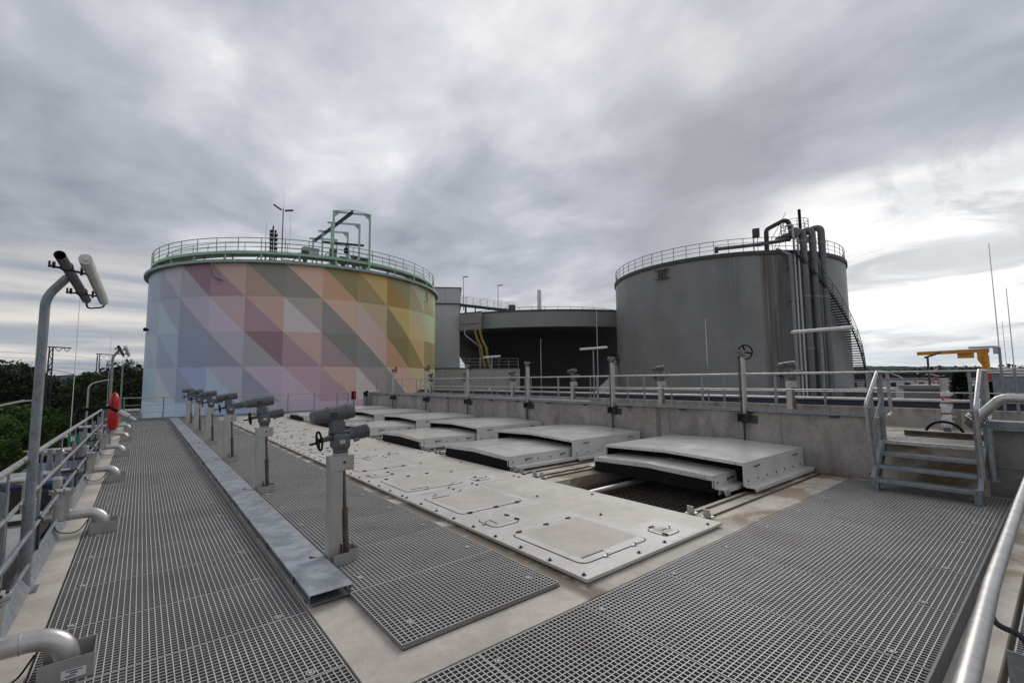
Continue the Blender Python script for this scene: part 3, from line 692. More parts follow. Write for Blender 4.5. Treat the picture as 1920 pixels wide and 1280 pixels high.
t = root('cable_tray', (9.76, 5.4, 1.05), 'perforated galvanised cable tray along the top edge of the concrete wall', 'cable tray')
g = MB()
for zz0, zz1 in ((1.075, 1.095), (1.118, 1.150)): g.box(9.74, 9.745, 2.2, 8.6, zz0, zz1)
for i in range(140): y = 2.2+i*.0457; g.box(9.74, 9.745, y, y+.022, 1.095, 1.118)
g.box(9.745, 9.86, 2.2, 8.6, 1.072, 1.075).box(9.74, 9.86, 8.6, 24.6, 1.075, 1.15)
ow('tray', g, 'galv', t)
g = MB()
for i in range(15): g.box(9.76, 9.84, 2.7+1.5*i, 2.85+1.5*i, 1.03, 1.0715)
ow('bracket', g, 'dark_steel', t)

# tall handwheel spindles clamped to the wall
def spindle():
    t = root('handwheel_spindle', (9.72, 4.35, 1.03), '', 'spindle', 'tall handwheel spindles clamped to the wall')
    obj('bracket', MB().prism([(-.09,-.10),(.08,-.10),(.08,-.092),(-.09,-.092)], -.17, -.006).prism([(-.09,.092),(.08,.092),(.08,.10),(-.09,.10)], -.17, -.006).box(-.12, .08, -.13, .13, -.006, .006).box(.07, .08, -.24, .10, -.20, -.04), 'tank_rim', t)
    obj('column', MB().box(-.05, .05, -.055, -.048, .006, 1.17).box(-.055, -.0501, -.055, -.01, .006, 1.17).box(.0501, .055, -.055, -.01, .006, 1.17), 'stainless', t)
    obj('stem', MB().cyl((-.01,.042,.006), (-.01,.042,1.17), .025, n=10), 'rusty', t)
    obj('collar', MB().cyl((-.01,.042,.28), (-.01,.042,.34), .034, n=10), 'dark_steel', t)
    obj('lower_rod', MB().cyl((0,0,-.17), (0,0,-1.02), .022, n=8), 'dark_steel', t)
    obj('top_plate', MB().box(-.065, .065, -.075, .065, 1.17, 1.185), 'dark_steel', t)
    obj('gearbox', MB().cyl((0,0,1.19), (0,0,1.23), .06, .055, 16).cyl((0,0,1.23), (0,0,1.32), .068, .05, 16).cyl((-.09,.02,1.28), (.10,-.03,1.27), .042, n=12).cyl((-.05,.07,1.27), (.07,.07,1.28), .03), 'actuator_light', t, .006)
    c = V(.13,-.035,1.275)
    wm = MB().torus(c, .150, .014, (1,-.1,0), 32, 8)
    for a in (75, 195, 315): wm.bar(c, c+V(0,math.cos(R(a))*.148, math.sin(R(a))*.148), .03, .014, (1,0,0))
    obj('handwheel', wm.cyl(c-V(.03,0,0), c+V(.02,0,0), .025), 'black', t)
    return t
s0 = spindle(); s0['label'] = 'tall handwheel spindle nearest the steel steps, clamped to the wall'
for y, l in zip([7.75, 11.18, 14.7, 18.0, 21.38], ['tall handwheel spindle second from the steps, in front of the dark tank edge', 'tall handwheel spindle third from the steps, before the black tank', 'tall handwheel spindle fourth from the steps, before the low pale building',
        'tall handwheel spindle at the right edge of the painted tank', 'farthest tall handwheel spindle, in front of the painted tank']): dup(s0, (9.72, y, 1.03), 0, l)

# lights and lightning rods on the platform
def tlight(y, z, label):
    t = root('batten_light', (12.9, y, 1.09), label, 'lamp', 'batten lights on poles beyond the wall')
    obj('pole', MB().cyl((0,0,0), (0,0,z-1.14), .03, .024), 'galv', t)
    obj('lamp_tube', MB().cyl((0,-.62,z-1.09), (0,.62,z-1.09), .042, n=14).cyl((0,-.66,z-1.09), (0,-.62,z-1.09), .02, .042, 12).cyl((0,.62,z-1.09), (0,.66,z-1.09), .042, .02, 12), 'white_pipe', t)
for y, z, l in ((3.82, 2.92, 'long white batten light on a pole before the grey tank pipes'), (11.1, 2.90, 'white batten light on a pole before the black tank'), (17.4, 2.87, 'white batten light on a pole by the ochre pipes')): tlight(y, z, l)
def rod(x, y, z0, z1, label):
    t = root('lightning_rod', (x, y, z0), label, 'lightning rod', 'thin lightning rods')
    h = z1-z0
    obj('mast', MB().cyl((0,0,0), (0,0,h*.45), .022, .020, 8), 'galv', t); obj('tip', MB().cyl((0,0,h*.45), (0,0,h), .010, .006, 6), 'white_pipe', t)
rod(12.9, 10.9, 1.09, 4.28, 'tall thin lightning rod standing beside the batten light before the black tank')
rod(12.9, 13.95, 1.09, 3.48, 'short lightning rod in front of the black tank')
rod(12.9, 6.75, 1.09, 3.50, 'thin lightning rod in front of the big grey tank')
rod(12.05, .80, .7, 4.21, 'tallest lightning rod at the right edge, against the bright sky')
rod(12.05, .64, .7, 3.34, 'shorter lightning rod at the far right edge')
rod(16.5, 1.0, -1, 3.1, 'distant lightning rod between the two right edge rods')

# ================================================================== steel steps
t = root('steel_steps', (9.4, 1.5, 0), 'galvanised steel steps with open treads and bent handrails up to the wall opening', 'steps')
for y, s in ((2.06, 1), (.93, -1)):
    yy0, yy1 = (y-.01, y+.0) if s > 0 else (y, y+.01)
    st_ = MB().add([(8.98,y-.005,.19),(9.12,y-.005,.19),(9.80,y-.005,.72),(9.80,y-.005,.52),(9.15,y-.005,.05),(8.98,y-.005,.05),
                    (8.98,y+.005,.19),(9.12,y+.005,.19),(9.80,y+.005,.72),(9.80,y+.005,.52),(9.15,y+.005,.05),(8.98,y+.005,.05)],
                   [(0,1,2,3,4,5),(6,11,10,9,8,7),(0,6,7,1),(1,7,8,2),(2,8,9,3),(3,9,10,4),(4,10,11,5),(5,11,6,0)])
    for k in range(1): st_.bar((8.99,y+.03*s,.19), (9.66,y+.03*s,.71), .055, .012, (0,0,1))
    ow('stringer', st_, 'galv', t)
    ow('foot', MB().box(8.96, 9.10, y-.055, y+.055, .0, .012).box(8.985, 9.075, y-.04, y+.04, .012, .20), 'galv', t, .003)
for k, (x, z) in enumerate(((8.96, .18), (9.18, .36), (9.40, .54))):
    tr = MB().box(x, x+.24, .94, 2.05, z-.004, z).box(x, x+.03, .94, 2.05, z-.05, z-.004).box(x+.21, x+.24, .94, 2.05, z-.04, z-.004)
    ow('tread', tr, 'galv', t, .004)
tr = MB().box(9.64, 9.70, .95, 2.05, .66, .715)
for i in range(36): tr.box(9.70, 10.5, .96+i*.031, .968+i*.031, .69, .715)
for i in range(5): tr.box(9.70+.19*i, 9.71+.19*i, .95, 2.05, .695, .7145)
tr.box(10.47, 10.5, .95, 2.06, .6905, .7135)
ow('top_tread', tr, 'rail', t)
for y, l in ((2.12, 1), (.88, -1)):
    pth = fillet([(9.20,y,.30),(9.02,y,1.32),(9.83,y,1.845),(10.50,y,1.84),(10.60,y,1.09),(10.34,y,1.06)], .06)
    ow('handrail', MB().tube(pth, .027, 12), 'rail', t)
    pth = fillet([(10.0,y-.02*l,1.42),(9.86,y-.02*l,1.40),(9.40,y-.02*l,1.06),(9.42,y-.02*l,.62)], .08)
    ow('mid_rail', MB().tube(pth, .017, 8), 'galv', t)
    ow('post', MB().box(9.90, 9.985, y-.035, y-.027, .72, 1.80).box(9.90, 9.908, y-.027, y+.03, .72, 1.80).box(9.86, 10.03, y-.06, y+.06, .70, .72), 'galv', t)
    ow('strut', MB().bar((9.2,y-.03*l,.25),(9.06,y-.03*l,1.28),.045,.01,(1,0,0)), 'galv', t)
    ow('bolt', MB().cyl((9.06,y-.022,.24), (9.06,y+.022,.24), .010, n=6), 'dark_steel', t)

# wrapped stem, half wheel and beam on the platform
t = root('wrapped_stem', (11.3, 1.48, .7), 'upright valve stem wrapped in clear film with red tape and brown bands', 'valve stem')
ow('stem', MB().cyl((11.3,1.48,.70), (11.3,1.48,1.60), .048).box(11.24, 11.36, 1.44, 1.53, .70, .90), 'actuator_light', t)
ow('top_tube', MB().cyl((11.3,1.48,1.46), (11.3,1.48,1.73), .06), 'stainless', t)
ow('cap', MB().cyl((11.3,1.48,1.73), (11.3,1.48,1.76), .06), 'black', t)
rng = random.Random(3)
fl = MB(); pts = [(11.3+rng.uniform(-.012,.012), 1.48+rng.uniform(-.015,.015), .84+.05*i) for i in range(14)]
fl.tube(pts, [.062+rng.uniform(-.010,.018) for _ in pts], 9)
for i in range(9):
    z = .9+rng.random()*.5; yy = 1.42-rng.random()*.09
    a_ = [V(11.3+rng.uniform(-.08,.03), yy+rng.uniform(-.05,.05), z+rng.uniform(-.07,.07)) for _ in range(3)]
    fl.add(a_+[(a_[0]+a_[1])/2+V(-.03,-.02,.03)], [(0,3,2),(3,1,2)])
ow('film', fl, 'plastic', t)
ow('red_tape', MB().cyl((11.3,1.48,1.36), (11.31,1.475,1.40), .074, .070, 10).cyl((11.3,1.48,1.42), (11.3,1.47,1.455), .066, .072, 10), 'red_paint', t)
for z in (.95, 1.08, 1.27): ow('band', MB().cyl((11.3,1.48,z), (11.3,1.48,z+.03), .076, n=12), 'cork', t)
c = V(11.1, 1.50, .72)
t = root('handwheel', c, 'dark half hoop of a big handwheel rising over the rusty beam', 'handwheel')
ow('rim', MB().tube([c+V(0, math.cos(R(a))*.25, math.sin(R(a))*.235) for a in range(0, 181, 9)], .022, 8), 'black', t)
ow('base', MB().box(11.04, 11.16, 1.10, 1.40, .701, .745).box(11.04, 11.16, 1.62, 1.98, .701, .745), 'rust', t)
t = thing('steel_beam', MB().box(10.74, 10.90, .92, 2.0, .716, .728).box(10.74, 10.90, .92, 2.0, .790, .802).box(10.81, 10.83, .92, 2.0, .728, .790), 'rusty', 'brown rusty steel beam lying across the platform behind the top step', 'beam')

# stainless pipe at the right and the steel edge channel it crosses
t = root('flanged_pipe', (9.5, .6, 1.1), 'bent stainless pipe with a tilted bolted flange at the right edge', 'pipe')
ow('tube', MB().tube(fillet([(9.5,.93,1.13),(9.5,.66,1.445),(9.5,-2.5,1.42)], .16, 10), .062, 18), 'stainless_pipe', t)
for off in (0, .035):
    a = V(9.5,.91,1.15)-V(0,-.64,.77)*(-.0)+V(0,.65,-.76)*off; ow('flange', MB().cyl(a, a+V(0,.65,-.76)*.022, .125, n=24), 'stainless_pipe', t)
ax = V(0,.65,-.76); u_ = V(1,0,0); v_ = ax.cross(u_).normalized()
for i in range(8):
    c = V(9.5,.91,1.15)+(u_*math.cos(i*math.pi/4)+v_*math.sin(i*math.pi/4))*.102; ow('bolt', MB().cyl(c-ax*.03, c+ax*.085, .011, n=6), 'dark_steel', t)
ow('valve_body', MB().cyl(V(9.5,.91,1.15)+ax*.058, V(9.5,.91,1.15)+ax*.16, .10, .07, 18), 'rusty', t)
ow('weld', MB().torus((9.5,.50,1.444), .0625, .003, (0,1,0), 20, 5).torus((9.5,.70,1.40), .0625, .003, (0,.65,-.76), 20, 5), 'stainless', t)
tag(obj('edge_channel', MB().box(9.70, 9.99, -3, .875, .968, 1.10), 'galv', None, .004), 'galvanised steel channel on top of the damp wall at the right', 'channel')
tag(obj('conduit', MB().cyl((9.77, .86, .44), (9.77, -3, .44), .008, n=6), 'galv'), 'thin conduit running along the damp wall at the right', 'conduit')
tag(obj('stub_post', MB().cyl((9.42,.80,.30), (9.42,.80,1.02), .032).box(9.36,9.5,.74,.86,.28,.30).box(9.5,9.8,.78,.82,.30,.36), 'galv'), 'short galvanised stub post fixed to the wall under the flanged pipe', 'post')
t = root('metal_cabin', (17, -.5, GZ), 'blue grey metal cabin with a sloping white capping at the right edge', 'cabin')
ow('wall', MB().box(15.9, 20, -3, 1.22, GZ, 1.84), 'galv', t)
ow('roof', MB().add([(15.8,1.32,1.86),(15.8,1.0,1.95),(15.8,-3,1.62),(20.1,-3,1.62),(20.1,1.0,1.95),(20.1,1.32,1.86),(15.8,1.32,1.83),(15.8,-3,1.59),(20.1,-3,1.59),(20.1,1.32,1.83)], [(0,1,4,5),(1,2,3,4),(0,6,7,2,1),(6,9,8,7),(5,9,6,0)]), 'white_pipe', t)
railing('wall_railing', 'short steel railing at the right edge in front of the metal cabin', 14.6, [-2.6, -1.4, -.2, .9], -.2, 1.75, [1.3, .9])

# near handrail by the camera
t = root('near_handrail', (2.2, .25, 0), 'thick brushed steel handrail crossing the lower right corner close to the camera', 'handrail')
ow('tube', MB().tube([(.9, .183, 1.08), (1.47, .199, 1.08), (2.2, .217, 1.08), (3.7, .229, 1.08), (9.6, .262, 1.08)], .0215, 24), 'rail', t)
for x in (2.05, 3.9, 5.5, 7.1, 8.7):
    ow('post', MB().box(x-.03, x+.085, .12, .132, -.25, .96).box(x-.03, x-.02, .132, .18, -.25, .96), 'galv', t)
    ow('bracket', MB().tube(fillet([(x+.04,.14,.88),(x+.04,.14,.99),(x+.04,.21,1.0),(x+.04,.215,1.06)], .04), .009, 8), 'dark_steel', t)
ow('mid_rail', MB().cyl((.9,.11,.62), (9.6,.11,.62), .014).cyl((.9,.11,.30), (9.6,.11,.30), .014), 'rail', t)
tag(obj('kick_plate', MB().box(1.32, 9.7, .60, .612, 0, .14), 'kick_grey'), 'grey kick plate along the near edge of the cross walkway', 'kick plate')
lay(grating_mesh(60, 8), [(2.0+2.3*i, -.12, -.2) for i in range(0)], '', '')

# ================================================================== far end railing and things on it
t = railing('end_railing', 'steel railing across the far end of the deck before the painted tank', 27.8, [-.6, .86, 2.2, 3.6, 5.0, 6.4, 7.8, 9.1, 9.75], 0, 1.08, [.73, .38], 'y', rr=.022)
ow('kick_strip', MB().box(-.6, 9.75, 27.77, 27.776, 0, .13), 'galv', t)
t = root('call_box', (9.15, 25.0, 0), 'dark box with a red front on a post at the far end of the wall', 'call box')
ow('housing', MB().box(8.98, 9.20, 24.96, 25.10, .78, 1.22), 'black', t, .01)
ow('front', MB().box(9.06, 9.19, 24.93, 24.96, .85, 1.18), 'red_paint', t)
ow('post', MB().box(9.07, 9.11, 25.0, 25.04, 0, .78), 'dark_steel', t)
t = root('control_post', (9.72, 24.4, 0), 'grey blue control post with a dark cap against the far end of the wall', 'control post')
ow('body', MB().box(9.42, 9.62, 24.3, 24.5, 0, .95), 'galv', t, .01)
ow('cap', MB().cyl((9.52,24.4,.95), (9.52,24.4,1.12), .12, .10).cyl((9.40,24.4,1.10), (9.64,24.4,1.20), .07), 'black', t)

# ================================================================== left side
t = railing('side_railing', 'steel railing with a round handrail along the left edge of the deck', -.775, [.6, 2.2, 3.75, 5.3, 6.85, 8.4, 9.95, 11.5, 13.1, 14.7, 16.2], -.0, 1.10, [.72, .36], rr=.024, mr=.016, pw=.05, rm='rail_dull')
for xx, zz_ in ((-.87,.60),(-.69,.50),(-.69,.22)): ow('guide_tube', MB().cyl((xx,1.2,zz_), (xx,16.2,zz_), .0165, n=8), 'galv', t)
for yy in (3.1,4.5,6.2,7.7,9.3,10.8,12.4,14.0,15.4):
    ow('tube_clamp', MB().box(-.90,-.665,yy,yy+.03,.48,.52).box(-.70,-.68,yy-.01,yy+.04,.20,.54), 'dark_steel', t)
ow('end_post', MB().tube(fillet([(-.775,16.1,1.10),(-.775,16.3,1.10),(-.775,16.3,0)], .08), .03, 10), 'rail', t)
railing('side_railing', 'farther stretch of the left railing beyond the lifebelt', -.775, [17.4, 19.0, 20.6, 22.2, 23.8, 25.4, 27.0], 0, 1.10, [.72, .36], rr=.024)
tag(obj('kick_plate', MB().add([(-.735,1,.14),(-.728,1,.14),(-.66,1,.012),(-.668,1,.004),(-.735,27,.14),(-.728,27,.14),(-.66,27,.012),(-.668,27,.004)], [(0,1,2,3),(7,6,5,4),(0,4,5,1),(1,5,6,2),(2,6,7,3),(3,7,4,0)]), 'galv'), 'long galvanised kick plate at the foot of the left railing', 'kick plate')
def elbow():
    t = root('pipe_elbow', (-.3, 4.0, 0), '', 'pipe elbow', 'pipe elbows dipping through the left walkway')
    obj('tube', MB().tube(fillet([(-1.5,0,.235),(0.02,0,.235),(.02,0,-.15)], .20, 12), .0605, 20), 'stainless_pipe', t)
    obj('weld', MB().torus((-.19,0,.235), .0612, .003, (1,0,0), 22, 5), 'stainless', t)
    obj('clamp', MB().cyl((-.31,0,.235), (-.28,0,.235), .064, n=20).cyl((-.36,0,.235), (-.335,0,.235), .064, n=20).box(-.36,-.28,-.012,.012,.295,.315), 'rail', t)
    b = MB(); x0, x1, y0, y1, z0, z1 = -.10, .15, -.13, .13, -.004, .125
    b.box(x0,x1,y0,y0+.004,z0,z1).box(x0,x1,y1-.004,y1,z0,z1).box(x1-.004,x1,y0+.004,y1-.004,z0,z1).box(x0,x0+.004,y0+.004,y1-.004,z0,.05)
    o = obj('apron', b, 'stainless', t)
    obj('rivet', MB().cyl((-.07,y0-.003,.09),(-.07,y0,.09),.005,n=6).cyl((-.07,y0-.003,.03),(-.07,y0,.03),.005,n=6).cyl((.13,y0-.003,.09),(.13,y0,.09),.005,n=6).cyl((.13,y0-.003,.03),(.13,y0,.03),.005,n=6), 'rail', o)
    v = MB().cyl((-.36,.0,.20), (-.36,.0,.50), .088, .092, 18)
    vb = obj('valve_body', v, 'stainless_pipe', t)
    obj('flange', MB().cyl((-.36,0,.50), (-.36,0,.517), .118, n=22).cyl((-.36,0,.522), (-.36,0,.539), .118, n=22), 'rail', vb)
    for i in range(8):
        a = i*math.pi/4+.2; bm_ = MB().cyl((-.36+.1*math.cos(a),.1*math.sin(a),.49), (-.36+.1*math.cos(a),.1*math.sin(a),.555), .008, n=6)
        obj('bolt', bm_, 'dark_steel', vb)
    obj('earth_cable', MB().tube(fillet([(-.42,-.05,.17),(-.38,-.06,.06),(-.20,-.06,.03),(-.12,-.05,.17)], .12, 8), .006, 6), 'black', t)
    obj('filter_can', MB().cyl((-.45,.42,.20), (-.45,.42,.60), .042, n=14).cyl((-.45,.42,.60), (-.45,.42,.63), .047, .04, 14), 'stainless', t)
    return t
e0 = elbow()
EY = [4.05, 7.55, 11.2, 14.9, 18.6, 22.2]
e0.location = (-.30, 4.05, 0); e0['label'] = 'steel pipe elbow nearest the camera dipping into a riveted apron with a white label'
apron0 = [c for c in kids(e0) if c.name.startswith('apron')][0]
for y, l in zip(EY[1:], ['second pipe elbow from the camera, beside the lamp post foot', 'third pipe elbow from the camera on the left walkway', 'fourth pipe elbow from the camera on the left walkway', 'fifth pipe elbow, just before the red lifebelt case', 'farthest pipe elbow at the tank end of the left walkway']):
    dup(e0, (-.30, y, 0), 0, l)
_ol('label_plate', MB().box(.005, .115, -.1322, -.1302, .012, .062), 'sign_white', apron0)
rng = random.Random(2); g = MB()      # three lines of print, too small to read in the photograph
for z, x0, x1 in ((.050,.028,.098), (.036,.045,.075), (.022,.025,.070)):
    x = x0
    while x < x1:
        w_ = .0022+rng.random()*.002; g.box(x, x+w_, -.1334, -.1324, z, z+.006+rng.random()*.003); x += w_+.0014
_ol('print', g, 'dark_steel', apron0)

for i, y in enumerate((2.9, 5.7, 7.4, 8.9, 10.9, 12.8, 16.6, 4.3, 14.9, 11.9)):
    zt = .87
    o = thing('channel_post', MB().box(-.88, -.825, y-.004, y+.004, -1.2, zt).box(-.831, -.825, y+.004, y+.05, -1.2, zt).box(-.88, -.874, y+.004, y+.05, -1.2, zt), 'galv',
          'galvanised channel post standing outside the left railing', 'post', 'galvanised channel posts outside the left railing')
    o['label'] = ['galvanised channel post at the left edge, nearest the camera', 'galvanised channel post just in front of the leaning lamp post', 'galvanised channel post just beyond the near lamp post', 'galvanised channel post with an eye bolt at its top, third beyond the lamp post',
                  'galvanised channel post beside the green sign', 'galvanised channel post close to the end of the near railing', 'galvanised channel post at the lifebelt', 'galvanised channel post at the left edge before the near lamp post', 'galvanised channel post at the far end of the near railing', 'galvanised channel post just past the green sign'][i]
t = root('knife_valve', (-1.0, 9.6, .55), 'small lever valve with a flat handle outside the left railing', 'valve')
ow('body', MB().cyl((-1.0,9.6,.50), (-1.0,9.6,.80), .035).cyl((-.93,9.6,.74),(-1.07,9.6,.74),.028), 'galv', t)
ow('handle', MB().box(-1.28, -.98, 9.58, 9.62, .80, .812), 'rail', t)
for y, x in ((6.4, -1.25), (9.9, -1.25), (13.6, -1.25)):
    tag(obj('riser_pipe', MB().cyl((x,y,-1.5), (x,y,.30), .055).cyl((x,y,.30), (x,y,.32), .09).tube(fillet([(x,y,.28),(x,y,.36),(x-.5,y,.36)],.05),.05), 'stainless_pipe'),
        {6.4: 'steel riser pipe outside the railing beside the near lamp post', 9.9: 'steel riser pipe outside the railing between two channel posts', 13.6: 'steel riser pipe outside the end of the near railing'}[y], 'pipe', 'riser pipes outside the left railing')
# lower service structure outside the railing
t = root('service_duct', (-1.3, 5.8, -.3), 'angular galvanised duct and black pipe below the left railing', 'duct')
ow('duct', MB().box(-1.5, -.95, 5.9, 9.5, -.25, -.05).box(-1.5, -.95, 4.2, 5.3, -.05, .35), 'stainless', t, .01)
ow('black_pipe', MB().cyl((-1.15,4.7,-2.2), (-1.15,4.7,.55), .075), 'black', t)
ow('collar', MB().box(-1.26, -1.02, 4.62, 4.64, .40, .62).box(-1.26, -1.02, 4.64, 4.80, .60, .62), 'galv', t)

def lamp_post(x, y, z0, ztop, label, near=False):
    t = root('lamp_post', (x, y, z0), label, 'lamp post', 'bent galvanised lamp posts along the left railing')
    h = ztop-z0
    obj('post', MB().tube(fillet([(0,0,0),(0.0,0,h-.20),(.13,0,h)], .30, 10), .0345, 18), 'galv', t)
    obj('sleeve', MB().cyl((0,0,.012), (0,0,.77), .043, n=18).box(-.09, .09, -.09, .09, 0, .012), 'galv', t)
    obj('arm_tip', MB().cyl((.12,0,h-.02), (.15,0,h+.03), .03, n=12), 'dark_steel', t)
    a0, a1 = V(.135,-.6,h+.08), V(.22,.65,h-.107)
    b0, b1 = V(.29,-.50,h+.07), V(.35,.75,h-.095)
    s = obj('shield_tube', MB().tube([a0, a1], .038, 20, caps=False).tube([a0, a1], .0345, 20, caps=False).cyl(a1-V(0,.02,0), a1, .037), 'actuator', t)
    l = obj('lamp_tube', MB().cyl(b0, b1, .043, n=18).cyl(b1, b1+(b1-b0).normalized()*.05, .043, .022, 18), 'lens', t)
    obj('end_cap', MB().cyl(b0-(b1-b0).normalized()*.06, b0+(b1-b0).normalized()*.16, .046, .049, 18).cyl(b0-(b1-b0).normalized()*.075, b0-(b1-b0).normalized()*.06, .02), 'white_pipe', l)
    for f_ in (.22, .78):
        cm = MB()
        p0 = a0.lerp(a1, f_); p1 = b0.lerp(b1, f_); d_ = (p1-p0).normalized()
        cm.bar(p0-d_*.12-V(0,0,.02), p1+V(0,0,-.03), .03, .012).cyl(p0-d_*.09-V(0,0,.035), p0-d_*.09+V(0,0,.02), .011).cyl(p0-d_*.12-V(0,0,.035), p0-d_*.12+V(0,0,.02), .008).cyl(p1-d_*.07-V(0,0,.05), p1-d_*.07+V(0,0,.02), .010).torus(p0, .042, .005, (a1-a0), 16, 5)
        obj('clamp', cm, 'dark_steel', t)
    obj('cable', MB().tube(fillet([a1, a1+V(0,.10,-.08), b1+V(0,.12,-.05), b1+V(0,.04,0)], .08), .009, 6), 'black', t)
    return t
lp = lamp_post(-.71, 5.8, 0, 2.75, 'bent galvanised lamp post close at the left with a twin tube head')
for y, l in ((18.0, 'second bent lamp post, next to the red lifebelt case'), (27.3, 'farthest bent lamp post in front of the dark trees')):
    o = dup(lp, (-.71, y, 0), 0, l)
rod(-1.5, 17.9, -3.0, 4.15, 'tall thin lightning rod beyond the left railing, right of the near lamp post')
rod(-1.5, 35.0, -3.0, 4.6, 'distant thin lightning rod beside the second lamp post')

c = V(-.585, 17.2, .97)
t = root('lifebelt_case', (c.x, c.y, .3), 'bright red oval lifebelt case hanging beyond the railing end', 'lifebelt case')
pr_ = [(0.001,-.5)] 
cs = MB()
prof = [(-.53,.02),(-.50,.10),(-.42,.17),(-.25,.205),(0,.205),(.14,.185),(.20,.195),(.32,.19),(.42,.165),(.50,.11),(.55,.03)]
vs = []; n_ = 16
for z_, r_ in prof:
    for k in range(n_):
        a = 2*math.pi*k/n_; vs.append((c.x+math.cos(a)*r_*.62, c.y+math.sin(a)*r_*.75, c.z+z_))
fs = [(i*n_+k, i*n_+(k+1)%n_, (i+1)*n_+(k+1)%n_, (i+1)*n_+k) for i in range(len(prof)-1) for k in range(n_)]+[tuple(range(n_))[::-1], tuple(range((len(prof)-1)*n_, len(prof)*n_))]
cs.add(vs, fs, True)
ow('case', cs, 'red', t)
ow('cord', MB().cyl(c+V(-.02,-.2,.60), c+V(-.03,-.2,.15), .006, n=5), 'black', t)
ow('post', MB().box(-.68, -.62, 17.35, 17.41, 0, .6), 'galv', t)
t = root('hose', (-.8, 15.6, 1.1), 'black lagged hose with a grey coupling and silver nozzle laid over the railing end', 'hose')
ow('hose', MB().tube(fillet([(-1.25,16,.3),(-1.22,16,1.10),(-.62,15.8,1.16),(-.42,15.6,1.03)], .10), .042, 10), 'black', t)
ow('coupling', MB().cyl((-.42,15.6,1.03), (-.22,15.5,.90), .075, n=12), 'stainless', t)
ow('nozzle', MB().cyl((-.22,15.5,.90), (-.13,15.45,.84), .04, .05).cyl((-.13,15.45,.84), (-.08,15.42,.805), .045, .035), 'rail', t)
t = root('safety_sign', (-.83, 11.2, .80), 'small green safety sign with white symbol on the left railing', 'sign')
ow('board', MB().box(-.90, -.76, 10.45, 10.455, .80, .94), 'sign_green', t)
ow('symbol', MB().box(-.865, -.845, 10.446, 10.4495, .83, .91).box(-.835, -.815, 10.446, 10.4495, .83, .91).box(-.845, -.835, 10.446, 10.4495, .86, .875), 'sign_white', t)
# ================================================================== painted tank
def pol(C, r, a, z): return V(C[0]+math.sin(R(a))*r, C[1]+math.cos(R(a))*r, z)
C1 = V(11.46, 43.52, 0); R1 = 11.42
def lin(c): c /= 255.0; return c/12.92 if c <= .04045 else ((c+.055)/1.055)**2.4
# paint colours of the triangles, upper-right then lower-left of every cell, rows from the roof down
PAT = [
 [((115,127,148),(110,125,146)),((134,127,141),(114,116,133)),((110,84,96),(122,119,130)),((146,123,113),(124,98,108)),((101,99,93),(132,109,97)),((160,130,115),(109,101,97)),((113,102,62),(153,116,88)),((156,131,74),(126,108,70)),((117,110,72),(132,102,42)),((136,142,108),(130,121,84)),((126,120,70),(124,116,70)),((130,134,96),(132,132,92))],
 [((120,130,147),(118,128,146)),((119,126,140),(125,142,158)),((136,128,143),(110,112,130)),((143,123,128),(146,132,150)),((150,121,111),(126,102,112)),((129,118,114),(151,144,143)),((158,130,114),(108,102,103)),((147,130,98),(154,134,125)),((160,136,76),(116,103,68)),((146,140,102),(163,142,92)),((136,152,118),(146,148,108)),((138,146,110),(142,144,104))],
 [((124,140,152),(115,132,146)),((118,134,153),(110,123,141)),((105,113,139),(101,111,138)),((133,129,143),(110,111,126)),((109,84,92),(121,119,122)),((147,123,114),(126,104,112)),((98,98,90),(123,105,105)),((158,131,119),(105,103,101)),((109,101,58),(153,116,86)),((158,134,80),(123,106,60)),((118,106,66),(124,110,66)),((122,112,76),(124,112,72))],
 [((120,146,157),(118,142,155)),((127,131,149),(138,146,153)),((111,126,158),(107,116,138)),((130,131,146),(125,144,160)),((143,128,143),(112,112,130)),((143,118,125),(150,132,143)),((154,128,116),(138,112,118)),((123,115,112),(156,146,141)),((168,136,116),(112,108,105)),((163,142,104),(163,136,117)),((150,140,100),(150,140,104)),((140,146,112),(146,140,106))],
 [((138,162,173),(138,160,172)),((133,154,172),(142,162,170)),((128,148,170),(126,150,168)),((122,140,166),(120,138,162)),((137,131,150),(120,138,160)),((143,130,146),(130,130,148)),((146,128,138),(146,128,142)),((150,128,130),(148,126,136)),((158,134,126),(140,122,126)),((162,140,120),(158,136,124)),((150,146,120),(152,140,112)),((140,150,120),(146,140,110))]]
ZR = [9.72, 7.44, 5.10, 2.78, .45, -1.9, GZ]
t = root('storage_tank', (C1.x, C1.y, GZ), 'huge round storage tank painted in pastel triangles with a green roof walkway', 'storage tank')
sh = MB(); cols = []; NS = 4
for k in range(30):
    for r in range(6):
        kk = k if k < 12 else (23-k if k < 24 else 29-k)
        ur, ll = PAT[min(r, 4)][max(0, min(11, kk))]
        zt, zb = ZR[r], ZR[r+1]
        for j in range(NS):
            a0, a1 = -97.8-12*k-12*j/NS, -97.8-12*k-12*(j+1)/NS
            d0, d1 = zt+(zb-zt)*j/NS, zt+(zb-zt)*(j+1)/NS
            p = lambda a, z: pol(C1, R1, a, z)
            if j == 0: sh.add([p(a0,zt), p(a1,d1), p(a1,zt)], [(0,1,2)]); cols.append((ur,3))
            else: sh.add([p(a0,zt), p(a0,d0), p(a1,d1), p(a1,zt)], [(0,1,2,3)]); cols.append((ur,4))
            if j == NS-1: sh.add([p(a0,d0), p(a0,zb), p(a1,zb)], [(0,1,2)]); cols.append((ll,3))
            else: sh.add([p(a0,d0), p(a0,zb), p(a1,zb), p(a1,d1)], [(0,1,2,3)]); cols.append((ll,4))
m = bpy.data.materials.new('painted_tank_shell'); m.use_nodes = True; q = NT(m.node_tree); bs_ = q.n['Principled BSDF']
at = q.new('ShaderNodeAttribute'); at.attribute_name = 'paint'
